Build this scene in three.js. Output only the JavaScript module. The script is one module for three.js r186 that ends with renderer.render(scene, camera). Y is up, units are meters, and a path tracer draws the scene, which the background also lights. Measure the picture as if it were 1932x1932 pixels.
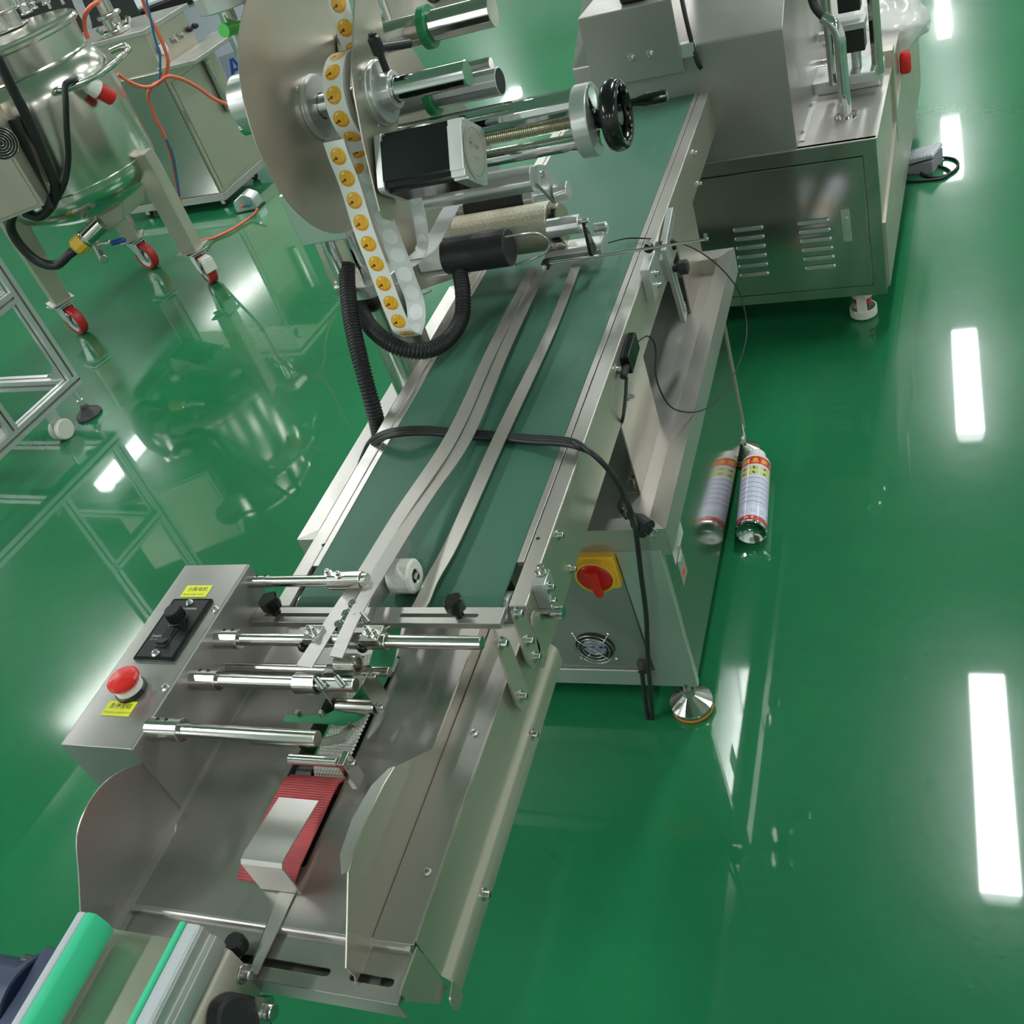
import * as THREE from 'three';
import { RoundedBoxGeometry } from 'three/addons/geometries/RoundedBoxGeometry.js';
import { mergeGeometries, mergeVertices, toCreasedNormals } from 'three/addons/utils/BufferGeometryUtils.js';
import { RectAreaLightUniformsLib } from 'three/addons/lights/RectAreaLightUniformsLib.js';

// ------------------------------------------------------------------ camera, light, exposure
const scene = new THREE.Scene();
scene.background = new THREE.Color(0x000000);
const EYE = new THREE.Vector3(0, 1.5, 0), FOCAL = 1933.5;
// world x (across the conveyor), y (up), z (along the conveyor) written in the lens axes right / down / forward
const ROWS = [[0.9189, -0.0363, -0.3928], [-0.2877, -0.7427, -0.6046], [-0.2698, 0.6686, -0.6929]];
const camera = new THREE.PerspectiveCamera(2 * Math.atan(966 / FOCAL) * 180 / Math.PI, 1, 0.05, 60);
{
  const col = (k, s) => new THREE.Vector3(ROWS[0][k] * s, ROWS[1][k] * s, ROWS[2][k] * s).normalize();
  camera.quaternion.setFromRotationMatrix(new THREE.Matrix4().makeBasis(col(0, 1), col(1, -1), col(2, -1)));
  camera.position.copy(EYE);
}
const renderer = new THREE.WebGLRenderer();
renderer.toneMapping = THREE.LinearToneMapping;
renderer.toneMappingExposure = 1.45;
renderer.shadowMap.enabled = true;
RectAreaLightUniformsLib.init();
const LAMP = new THREE.Color().setRGB(0.97, 1.0, 1.0), LAMP_RADIANCE = 40, CEILING = 3.0;
// the rows were read from the lamps' mirror images in the floor
const LAMPS = [];
for (const z of [3.7, 0.3, -3.1, -6.3, -10.1, -13.8]) for (const x of [3.0, 0.14, -2.75, -5.55, -8.4, -11.3]) if (!(x === -5.55 && z === -6.3) && !(x === 0.14 && z === 0.3) && !(x < -8 && z === -10.1)) LAMPS.push([x === -8.4 && z === -6.3 ? -7.2 : x === -2.75 && z === -3.1 ? -3.1 : x, x === -2.75 && z === -3.1 ? -3.9 : z]);

// ------------------------------------------------------------------ helpers
const V = (x, y, z) => new THREE.Vector3(x, y, z);
let seed = 7;
const rnd = () => { seed = (seed * 1664525 + 1013904223) >>> 0; return seed / 4294967296; };
function ray(u, v) {
  const a = (u - 966) / FOCAL, b = (v - 966) / FOCAL;
  return V(...ROWS.map((r) => r[0] * a + r[1] * b + r[2]));
}
// the point that a photo pixel shows on a plane of known place (x = c, y = c, z = c)
function on(axis, c, u, v) { const r = ray(u, v); return r.multiplyScalar((c - EYE[axis]) / r[axis]).add(EYE); }
const ax = (x, u, v) => on('x', x, u, v), ay = (y, u, v) => on('y', y, u, v), az = (z, u, v) => on('z', z, u, v);

const taken = new Map();
function numbered(n) { const k = taken.get(n) ?? 0; taken.set(n, k + 1); return k ? n + '_' + String(k).padStart(3, '0') : n; }
function thing(name, label, category, base = [0, 0, 0], turn = 0, group) {
  const o = new THREE.Group(); o.name = numbered(name); o.userData = { label, category };
  if (group) o.userData.group = group;
  o.position.set(...base); o.rotation.y = turn; scene.add(o); o.updateMatrixWorld(true);
  return o;
}
// geometry is written in world axes for things that are not turned, in the thing's own axes for turned things
function part(parent, name, geometry, material, label) {
  const m = new THREE.Mesh(Array.isArray(geometry) ? merge(geometry) : geometry, material);
  m.name = name; m.castShadow = m.receiveShadow = true;
  if (label) m.userData.label = label;
  if (parent.isGroup && parent.rotation.y === 0) m.position.copy(parent.position).negate();
  parent.add(m);
  return m;
}
function single(name, label, category, geometry, material, group) {
  const m = new THREE.Mesh(Array.isArray(geometry) ? merge(geometry) : geometry, material);
  m.name = numbered(name); m.castShadow = m.receiveShadow = true; m.userData = { label, category };
  if (group) m.userData.group = group;
  scene.add(m);
  return m;
}
function structure(name, geometry, material) {
  const m = new THREE.Mesh(geometry, material); m.name = name; m.receiveShadow = m.castShadow = true;
  m.userData = { kind: 'structure' }; scene.add(m); return m;
}
function clean(g) {
  let o = g.index ? g.toNonIndexed() : g;
  for (const k of Object.keys(o.attributes)) if (!['position', 'normal', 'uv'].includes(k)) o.deleteAttribute(k);
  if (!o.attributes.uv) boxUV(o);
  return o;
}
function merge(list) { return mergeGeometries(list.map(clean)); }
// uv in metres from the side that each face points to
function boxUV(g, turn = false) {
  const p = g.attributes.position, n = g.attributes.normal, uv = new Float32Array(p.count * 2);
  for (let i = 0; i < p.count; i++) {
    const f = g.index ? i : i - (i % 3);
    let nx = 0, ny = 0, nz = 0;
    if (g.index) { nx = n.getX(i); ny = n.getY(i); nz = n.getZ(i); } else for (let k = 0; k < 3; k++) { nx += n.getX(f + k); ny += n.getY(f + k); nz += n.getZ(f + k); }
    nx = Math.abs(nx); ny = Math.abs(ny); nz = Math.abs(nz);
    let a, b;
    if (ny >= nx && ny >= nz) { a = p.getX(i); b = p.getZ(i); } else if (nx >= nz) { a = p.getY(i); b = p.getZ(i); } else { a = p.getX(i); b = p.getY(i); }
    uv[2 * i] = turn ? b : a; uv[2 * i + 1] = turn ? a : b;
  }
  g.setAttribute('uv', new THREE.BufferAttribute(uv, 2));
  return g;
}
const crease = (g, a = 0.6) => boxUV(toCreasedNormals(g, a));
function box(x0, x1, y0, y1, z0, z1, r = 0.0012) {
  const w = Math.abs(x1 - x0), h = Math.abs(y1 - y0), d = Math.abs(z1 - z0), q = Math.min(r, w / 2.05, h / 2.05, d / 2.05);
  const g = q > 1e-5 ? new RoundedBoxGeometry(w, h, d, 2, q) : new THREE.BoxGeometry(w, h, d);
  return boxUV(clean(g.translate((x0 + x1) / 2, (y0 + y1) / 2, (z0 + z1) / 2)));
}
// a box with its own axes: centre, size, quaternion
function obox(c, size, q, r = 0.0012) {
  const g = box(-size[0] / 2, size[0] / 2, -size[1] / 2, size[1] / 2, -size[2] / 2, size[2] / 2, r);
  return g.applyQuaternion(q).translate(c.x, c.y, c.z);
}
function along(a, b) { return new THREE.Quaternion().setFromUnitVectors(V(0, 1, 0), b.clone().sub(a).normalize()); }
// a turned profile [[radius, height], ...] standing on a, pointing along dir
function turned(profile, a, dir, seg = 28, angle = 0.5) {
  const g = new THREE.LatheGeometry(profile.map(([r, h]) => new THREE.Vector2(Math.max(r, 0), h)), seg);
  g.applyQuaternion(new THREE.Quaternion().setFromUnitVectors(V(0, 1, 0), dir.clone().normalize())).translate(a.x, a.y, a.z);
  return crease(g, angle);
}
function rod(a, b, r, bevel = 0.0008, seg = 24) {
  const L = a.distanceTo(b), e = Math.min(bevel, r * 0.4, L * 0.3);
  return turned([[0, 0], [r - e, 0], [r, e], [r, L - e], [r - e, L], [0, L]], a, b.clone().sub(a), seg);
}
const rodX = (x0, x1, y, z, r, bevel, seg) => rod(V(x0, y, z), V(x1, y, z), r, bevel, seg);
function pipe(x0, x1, y, z, ro, ri, seg = 28) { const L = x1 - x0; return turned([[ri, 0], [ro - 0.0006, 0], [ro, 0.0006], [ro, L - 0.0006], [ro - 0.0006, L], [ri, L], [ri, 0]], V(x0, y, z), V(1, 0, 0), seg); }
function curve(points) { return new THREE.CatmullRomCurve3(points, false, 'centripetal'); }
function tube(points, r, n = 60, radial = 10) {
  const c = curve(points), g = new THREE.TubeGeometry(c, n, r, radial), L = c.getLength(), uv = g.attributes.uv;
  for (let i = 0; i < uv.count; i++) uv.setXY(i, uv.getX(i) * L, uv.getY(i) * r * 6.28);
  const cap = (p, d) => { const k = new THREE.CircleGeometry(r, radial); k.applyQuaternion(new THREE.Quaternion().setFromUnitVectors(V(0, 0, 1), d)).translate(p.x, p.y, p.z); return k; };
  return merge([g, cap(c.getPoint(0), c.getTangent(0).negate()), cap(c.getPoint(1), c.getTangent(1))]);
}
// a flat plate: outline of points that lie in one plane, thickness along its normal (towards n)
function plate(outline, n, t, holes = [], bevel = 0) {
  n = n.clone().normalize();
  const o = outline[0], e1 = outline[1].clone().sub(o); e1.addScaledVector(n, -e1.dot(n)).normalize();
  const e2 = n.clone().cross(e1), flat = (p) => new THREE.Vector2(p.clone().sub(o).dot(e1), p.clone().sub(o).dot(e2));
  const s = new THREE.Shape(outline.map(flat)), h = [];
  for (const q of holes) s.holes.push(new THREE.Path(q.map(flat)));
  const g = new THREE.ExtrudeGeometry(s, { depth: t - 2 * bevel, bevelEnabled: bevel > 0, bevelThickness: bevel, bevelSize: bevel, bevelOffset: -bevel, bevelSegments: 1, steps: 1, curveSegments: 10 });
  if (bevel) g.translate(0, 0, bevel);
  g.applyMatrix4(new THREE.Matrix4().makeBasis(e1, e2, n).setPosition(o));
  return crease(g, 0.4);
}
// the same in a plane x = c, y = c or z = c from pairs of the two other coordinates: x: [z, y], y: [x, z], z: [x, y]
function slab(axis, pts, c0, c1, holes = [], bevel = 0) {
  const f = ([a, b]) => axis === 'x' ? V(c0, b, a) : axis === 'y' ? V(a, c0, b) : V(a, b, c0);
  const n = axis === 'x' ? V(c1 - c0, 0, 0) : axis === 'y' ? V(0, c1 - c0, 0) : V(0, 0, c1 - c0);
  return plate(pts.map(f), n, Math.abs(c1 - c0), holes.map((h) => h.map(f)), bevel);
}
// round the corners of a 2-D outline; rs = one radius or one for each corner
function rounded(pts, rs, n = 5) {
  const out = [];
  pts.forEach((p, i) => {
    const r = Array.isArray(rs) ? rs[i] : rs, a = pts[(i + pts.length - 1) % pts.length], b = pts[(i + 1) % pts.length];
    if (!r) { out.push(p); return; }
    const la = Math.hypot(a[0] - p[0], a[1] - p[1]), lb = Math.hypot(b[0] - p[0], b[1] - p[1]), d = Math.min(r, la * 0.48, lb * 0.48);
    const A = [p[0] + (a[0] - p[0]) * d / la, p[1] + (a[1] - p[1]) * d / la], B = [p[0] + (b[0] - p[0]) * d / lb, p[1] + (b[1] - p[1]) * d / lb];
    for (let k = 0; k <= n; k++) { const t = k / n; out.push([(1 - t) ** 2 * A[0] + 2 * t * (1 - t) * p[0] + t * t * B[0], (1 - t) ** 2 * A[1] + 2 * t * (1 - t) * p[1] + t * t * B[1]]); }
  });
  return out;
}
const ring = (cx, cy, r, n = 28) => Array.from({ length: n }, (_, i) => [cx + r * Math.cos(i / n * 6.2832), cy + r * Math.sin(i / n * 6.2832)]);
function slot(ax0, ay0, ax1, ay1, r, n = 6) {
  const t = Math.atan2(ay1 - ay0, ax1 - ax0), o = [];
  for (let k = 0; k <= n; k++) { const a = t - Math.PI / 2 + Math.PI * k / n; o.push([ax1 + r * Math.cos(a), ay1 + r * Math.sin(a)]); }
  for (let k = 0; k <= n; k++) { const a = t + Math.PI / 2 + Math.PI * k / n; o.push([ax0 + r * Math.cos(a), ay0 + r * Math.sin(a)]); }
  return o;
}
// a strip of sheet: pairs of edge points [left, right] along its way, with a thickness
function strip(pairs, t = 0.001, angle = 0.6) {
  const n = pairs.length, up = [];
  for (let i = 0; i < n; i++) {
    const a = pairs[Math.max(0, i - 1)], b = pairs[Math.min(n - 1, i + 1)];
    const tan = b[0].clone().add(b[1]).sub(a[0]).sub(a[1]), w = pairs[i][1].clone().sub(pairs[i][0]);
    up.push(w.cross(tan).normalize().multiplyScalar(t / 2));
  }
  const pos = [], idx = [], uv = []; let s = 0;
  for (let i = 0; i < n; i++) {
    if (i) s += pairs[i][0].distanceTo(pairs[i - 1][0]);
    const w = pairs[i][0].distanceTo(pairs[i][1]);
    for (const [k, sg] of [[0, 1], [1, 1], [1, -1], [0, -1]]) { const p = pairs[i][k].clone().addScaledVector(up[i], sg); pos.push(p.x, p.y, p.z); uv.push(k * w, s); }
  }
  for (let i = 0; i < n - 1; i++) for (let k = 0; k < 4; k++) {
    const a = 4 * i + k, b = 4 * i + (k + 1) % 4, c = a + 4, d = b + 4;
    idx.push(a, c, b, b, c, d);
  }
  idx.push(0, 1, 2, 0, 2, 3, 4 * n - 4, 4 * n - 2, 4 * n - 3, 4 * n - 4, 4 * n - 1, 4 * n - 2);
  const g = new THREE.BufferGeometry();
  g.setAttribute('position', new THREE.Float32BufferAttribute(pos, 3)); g.setAttribute('uv', new THREE.Float32BufferAttribute(uv, 2)); g.setIndex(idx);
  return toCreasedNormals(g, angle);
}
// bent sheet: a section [[a, b], ...] carried along x or z
function bentZ(sec, z0, z1, t, angle) { return strip(sec.map(([x, y]) => [V(x, y, z0), V(x, y, z1)]), t, angle); }
function bentX(sec, x0, x1, t, angle) { return strip(sec.map(([z, y]) => [V(x0, y, z), V(x1, y, z)]), t, angle); }
// free cable sweep with a radius that changes along the way
function sweep(points, radiusAt, n, radial = 16) {
  const c = curve(points), f = c.computeFrenetFrames(n, false), L = c.getLength(), pos = [], uv = [], idx = [];
  for (let i = 0; i <= n; i++) {
    const p = c.getPointAt(i / n), r = radiusAt(i / n, L);
    for (let k = 0; k <= radial; k++) {
      const a = k / radial * 6.28319, q = p.clone().addScaledVector(f.normals[i], r * Math.cos(a)).addScaledVector(f.binormals[i], r * Math.sin(a));
      pos.push(q.x, q.y, q.z); uv.push(i / n * L, k / radial * r * 6.28);
    }
  }
  for (let i = 0; i < n; i++) for (let k = 0; k < radial; k++) { const a = i * (radial + 1) + k, b = a + radial + 1; idx.push(a, a + 1, b, b, a + 1, b + 1); }
  const g = new THREE.BufferGeometry();
  g.setAttribute('position', new THREE.Float32BufferAttribute(pos, 3)); g.setAttribute('uv', new THREE.Float32BufferAttribute(uv, 2)); g.setIndex(idx); g.computeVertexNormals();
  return g;
}
// a free lump from rings of points (plastic bags, covers)
function skin(rows, closed = true) {
  const n = rows.length, m = rows[0].length, pos = [], uv = [], idx = [];
  rows.forEach((r, i) => { for (let k = 0; k <= m; k++) { const p = r[k % m]; pos.push(p.x, p.y, p.z); uv.push(k / m, i / n); } });
  for (let i = 0; i < n - 1; i++) for (let k = 0; k < m; k++) { const a = i * (m + 1) + k, b = a + m + 1; idx.push(a, b, a + 1, b, b + 1, a + 1); }
  const g = new THREE.BufferGeometry();
  g.setAttribute('position', new THREE.Float32BufferAttribute(pos, 3)); g.setAttribute('uv', new THREE.Float32BufferAttribute(uv, 2)); g.setIndex(idx); g.computeVertexNormals();
  return g;
}

// ------------------------------------------------------------------ textures and materials
function smooth2(w, h, cx, cy, s0) {   // tiling value noise
  let q = s0; const r = () => { q = (q * 1664525 + 1013904223) >>> 0; return q / 4294967296; };
  const g = Float32Array.from({ length: cx * cy }, r), o = new Float32Array(w * h), e = (t) => t * t * (3 - 2 * t);
  for (let y = 0; y < h; y++) for (let x = 0; x < w; x++) {
    const fx = x / w * cx, fy = y / h * cy, x0 = Math.floor(fx), y0 = Math.floor(fy), tx = e(fx - x0), ty = e(fy - y0), at = (i, j) => g[(j % cy) * cx + (i % cx)];
    o[y * w + x] = (at(x0, y0) * (1 - tx) + at(x0 + 1, y0) * tx) * (1 - ty) + (at(x0, y0 + 1) * (1 - tx) + at(x0 + 1, y0 + 1) * tx) * ty;
  }
  return o;
}
function noise(w, h, layers) {   // layers [[cells x, cells y, weight, seed]]
  const o = new Float32Array(w * h); let s = 0;
  for (const [cx, cy, k, sd] of layers) { const n = smooth2(w, h, cx, cy, sd); for (let i = 0; i < o.length; i++) o[i] += n[i] * k; s += k; }
  for (let i = 0; i < o.length; i++) o[i] /= s;
  return o;
}
function data(w, h, f, srgb) {   // f(i) -> [r, g, b] in 0..1
  const d = new Uint8Array(w * h * 4);
  for (let i = 0; i < w * h; i++) { const c = f(i); for (let k = 0; k < 3; k++) d[4 * i + k] = Math.max(0, Math.min(255, c[k] * 255)); d[4 * i + 3] = 255; }
  const t = new THREE.DataTexture(d, w, h); t.wrapS = t.wrapT = THREE.RepeatWrapping; t.magFilter = THREE.LinearFilter; t.minFilter = THREE.LinearMipmapLinearFilter; t.generateMipmaps = true;
  if (srgb) t.colorSpace = THREE.SRGBColorSpace;
  t.needsUpdate = true; return t;
}
const grey = (w, h, a, lo, hi) => data(w, h, (i) => { const v = lo + (hi - lo) * a[i]; return [v, v, v]; });
const rep = (t, x, y) => { const c = t.clone(); c.repeat.set(x, y ?? x); c.needsUpdate = true; return c; };
const grainA = noise(512, 512, [[2, 90, 0.4, 3], [4, 150, 0.3, 5], [6, 8, 0.9, 9], [24, 20, 0.35, 11]]);
const brushed = grey(512, 512, grainA, 0.74, 1.0);
const cloudA = noise(512, 512, [[4, 4, 1, 21], [9, 9, 0.7, 23], [23, 23, 0.4, 25], [70, 70, 0.2, 27]]);
const cloud = grey(512, 512, cloudA, 0.62, 1.0);
const C = (r, g, b) => new THREE.Color().setRGB(r, g, b);
function metal(color, roughness, o = {}) {
  const m = new THREE.MeshStandardMaterial({ color, metalness: o.film ? 1 - o.film : 1, roughness });
  if (o.grain) m.roughnessMap = rep(brushed, o.grain);
  if (o.cloud) m.roughnessMap = rep(cloud, o.cloud);
  return m;
}
const plastic = (color, roughness = 0.45, o = {}) => new THREE.MeshPhysicalMaterial({ color, roughness, ...o });
const M = {
  steel: metal(C(0.50, 0.475, 0.445), 0.44, { grain: 3, film: 0.22 }),
  table: metal(C(0.40, 0.378, 0.358), 0.40, { grain: 2.2, film: 0.2 }),
  mirror: metal(C(0.44, 0.43, 0.41), 0.15, { cloud: 1.3, film: 0.1 }),
  satin: metal(C(0.52, 0.475, 0.40), 0.45, { cloud: 1.7, film: 0.2 }),
  housing: metal(C(0.40, 0.38, 0.362), 0.40, { grain: 2, film: 0.25 }),
  strip: metal(C(0.44, 0.42, 0.395), 0.5, { grain: 3, film: 0.2 }),
  polished: metal(C(0.58, 0.555, 0.52), 0.24, { cloud: 3 }),
  chrome: metal(C(0.68, 0.68, 0.68), 0.07),
  zinc: metal(C(0.66, 0.67, 0.69), 0.3),
  alu: metal(C(0.62, 0.62, 0.615), 0.42, { cloud: 4, film: 0.25 }),
  aluDark: metal(C(0.62, 0.64, 0.63), 0.42, { cloud: 4 }),
  brass: metal(C(0.50, 0.44, 0.33), 0.28),
  bolt: metal(C(0.60, 0.59, 0.57), 0.26),
  black: plastic(C(0.012, 0.012, 0.013), 0.38),
  gloss: plastic(C(0.008, 0.008, 0.009), 0.16),
  rubber: plastic(C(0.018, 0.018, 0.02), 0.62),
  cable: plastic(C(0.016, 0.016, 0.018), 0.42),
  dark: plastic(C(0.02, 0.02, 0.02), 0.8),
  white: plastic(C(0.80, 0.79, 0.76), 0.42),
  ivory: plastic(C(0.74, 0.71, 0.64), 0.5),
  nylon: plastic(C(0.78, 0.78, 0.72), 0.4, { sheen: 0.1 }),
  red: plastic(C(0.62, 0.018, 0.016), 0.32),
  redRubber: plastic(C(0.42, 0.02, 0.022), 0.42),
  green: plastic(C(0.015, 0.22, 0.085), 0.5),
  lime: plastic(C(0.09, 0.55, 0.09), 0.4),
  mint: plastic(C(0.05, 0.62, 0.33), 0.45),
  yellow: plastic(C(0.80, 0.44, 0.035), 0.4),
  mustard: plastic(C(0.66, 0.42, 0.04), 0.45),
  orange: plastic(C(0.75, 0.22, 0.03), 0.5),
  hose: plastic(C(0.78, 0.16, 0.09), 0.45),
  blue: plastic(C(0.02, 0.06, 0.32), 0.5),
  navy: plastic(C(0.03, 0.045, 0.11), 0.5),
  airBlue: plastic(C(0.04, 0.16, 0.34), 0.4),
  grey: plastic(C(0.30, 0.30, 0.32), 0.5),
  pale: plastic(C(0.55, 0.57, 0.62), 0.4),
};
const boltShape = new Map();
function boltGeometry(s) {   // socket cap screw on a washer, along +y
  if (!boltShape.has(s)) {
    const L = (p, n) => crease(new THREE.LatheGeometry(p.map(([r, h]) => new THREE.Vector2(r * s, h * s)), n), 0.5);
    boltShape.set(s, merge([L([[0, 0], [1.7, 0], [1.75, 0.06], [1.75, 0.26], [1.65, 0.34], [0, 0.34]], 18),
      L([[0, 0.34], [1, 0.34], [1, 1.75], [0.86, 1.9], [0.56, 1.9], [0.56, 1.9], [0.56, 1.2], [0, 1.2]], 16)]));
  }
  return boltShape.get(s);
}
function bolt(parent, p, dir, s = 0.0045, name = 'bolt') {
  const m = new THREE.Mesh(boltGeometry(s), M.bolt); m.name = name; m.castShadow = m.receiveShadow = true;
  m.quaternion.setFromUnitVectors(V(0, 1, 0), dir.clone().normalize());
  m.position.copy(p); if (parent.isGroup && parent.rotation.y === 0) m.position.sub(parent.position);
  parent.add(m); return m;
}
const screwShape = merge([crease(new THREE.LatheGeometry([[0, 0], [1, 0], [1, 0.2], [0.7, 0.6], [0.25, 0.72], [0.22, 0.3], [0, 0.3]].map(([a, b]) => new THREE.Vector2(a * 0.006, b * 0.006)), 16), 0.4)]);
function screw(parent, p, dir, k = 1) {
  const m = new THREE.Mesh(screwShape, M.bolt); m.name = 'screw'; m.castShadow = m.receiveShadow = true; m.scale.setScalar(k);
  m.quaternion.setFromUnitVectors(V(0, 1, 0), dir.clone().normalize()); m.position.copy(p);
  if (parent.isGroup && parent.rotation.y === 0) m.position.sub(parent.position);
  parent.add(m); return m;
}
// printed sticker: four corners (top left, top right, bottom right, bottom left), lifted off by t
function canvas(w, h, draw) {
  const c = document.createElement('canvas'); c.width = w; c.height = h; draw(c.getContext('2d'), w, h);
  const t = new THREE.CanvasTexture(c); t.colorSpace = THREE.SRGBColorSpace; t.magFilter = THREE.LinearFilter; return t;
}
function sticker(corners, lift = 0.0006) {
  const n = corners[3].clone().sub(corners[0]).cross(corners[1].clone().sub(corners[0])).normalize().negate();
  if (n.dot(EYE.clone().sub(corners[0])) < 0) n.negate();
  const g = new THREE.BufferGeometry(), p = [], uv = [], U = [[0, 1], [1, 1], [1, 0], [0, 0]];
  corners.forEach((c, i) => { const q = c.clone().addScaledVector(n, lift); p.push(q.x, q.y, q.z); uv.push(...U[i]); });
  corners.forEach((c, i) => { const q = c.clone().addScaledVector(n, lift * 0.2); p.push(q.x, q.y, q.z); uv.push(...U[i]); });
  const idx = [0, 3, 1, 1, 3, 2]; for (let i = 0; i < 4; i++) { const a = i, b = (i + 1) % 4; idx.push(a, b, a + 4, b, b + 4, a + 4); }
  g.setAttribute('position', new THREE.Float32BufferAttribute(p, 3)); g.setAttribute('uv', new THREE.Float32BufferAttribute(uv, 2)); g.setIndex(idx);
  return toCreasedNormals(g, 0.3);
}
// brush strokes of the Chinese signs on a 10 x 10 grid
const SIGN = {
  分: [[4, 0, 3, 3, 0, 5], [6, 0, 7, 3, 10, 5], [2, 5.5, 8, 5.5, 7.6, 9, 6.5, 9.4], [4.6, 5.5, 4, 8, 2, 10]],
  瓶: [[1, 0, 1.6, 1.6], [4, 0, 3.4, 1.6], [0, 2.2, 5, 2.2], [0, 5, 5, 5], [1.5, 2.2, 1.4, 7, 0.2, 10], [3.6, 2.2, 3.6, 10], [5.4, 1, 10, 1], [6.4, 1, 6, 9, 8, 8], [6.3, 4, 8.8, 4, 9, 8.8, 10, 9.4], [7, 5.6, 7.8, 7]],
  电: [[1, 2, 9, 2, 9, 7, 1, 7, 1, 2], [1, 4.5, 9, 4.5], [5, 0, 5, 9, 9.6, 9, 9.8, 7.6]],
  机: [[0, 2.6, 4.4, 2.6], [2.2, 0, 2.2, 10], [2, 3.4, 0, 6.6], [2.6, 4, 4.2, 5.6], [5.6, 1, 5.4, 6, 4, 9.6], [5.6, 1, 8.4, 1, 8.4, 8.6, 9.8, 9, 9.8, 7.6]],
  急: [[4, 0, 1.6, 2.4], [3.6, 0.8, 7, 0.8, 6, 2.4], [1.8, 2.4, 8, 2.4, 8, 6, 1.6, 6], [2, 4.2, 8, 4.2], [0.6, 7.2, 0.2, 9.4], [3, 7, 3.2, 9.4, 7.4, 9.6, 7.6, 8.4], [5, 6.6, 5.8, 7.8], [8.4, 6.8, 9.8, 8.6]],
  停: [[2.4, 0, 0, 4.4], [1.6, 3, 1.6, 10], [6, 0, 6.4, 1], [3.2, 1.4, 10, 1.4], [4.4, 2.4, 8.6, 2.4, 8.6, 4, 4.4, 4, 4.4, 2.4], [3, 6.4, 3, 5, 9.8, 5, 9.6, 6.2], [4.2, 6.8, 9, 6.8], [6.6, 6.8, 6.6, 9.8, 5.4, 9.2]],
  按: [[0, 2.4, 3.6, 2.4], [2, 0, 2, 9.6, 0.8, 9], [0, 6, 3.6, 5], [6.8, 0, 7.2, 1], [4.4, 3, 4.4, 1.6, 9.8, 1.6, 9.4, 3], [4, 5, 10, 5], [6.8, 3, 5, 7, 8.6, 9.8], [8.6, 5, 7.4, 8.4, 4.4, 10]],
  钮: [[1.8, 0, 0, 3], [1.6, 1.4, 4, 1.4], [0.8, 3.6, 3.6, 3.6], [0, 5.6, 4, 5.6], [2.2, 3.6, 2.2, 9.4, 4, 8], [5, 1, 9.4, 1, 8.8, 9.2], [6.4, 1, 5.8, 9.2], [5.2, 5, 9.2, 5], [4.4, 9.2, 10, 9.2]],
  开: [[1, 1, 9, 1], [0, 4.6, 10, 4.6], [3.4, 1, 3.2, 6, 1, 10], [6.8, 1, 6.8, 10]],
  关: [[3, 0, 3.8, 1.6], [7, 0, 6.2, 1.6], [1, 2.4, 9, 2.4], [0, 5, 10, 5], [5, 2.4, 4.6, 6, 0.6, 10], [5.2, 5.4, 9.6, 10]],
};
function signs(g, text, x, y, s, gap, width = 0.11) {
  g.lineWidth = s * width; g.lineCap = 'round'; g.lineJoin = 'round';
  [...text].forEach((ch, i) => { for (const st of SIGN[ch]) { g.beginPath(); for (let k = 0; k < st.length; k += 2) { const X = x + i * (s + gap) + st[k] / 10 * s, Y = y + st[k + 1] / 10 * s; k ? g.lineTo(X, Y) : g.moveTo(X, Y); } g.stroke(); } });
}

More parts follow.
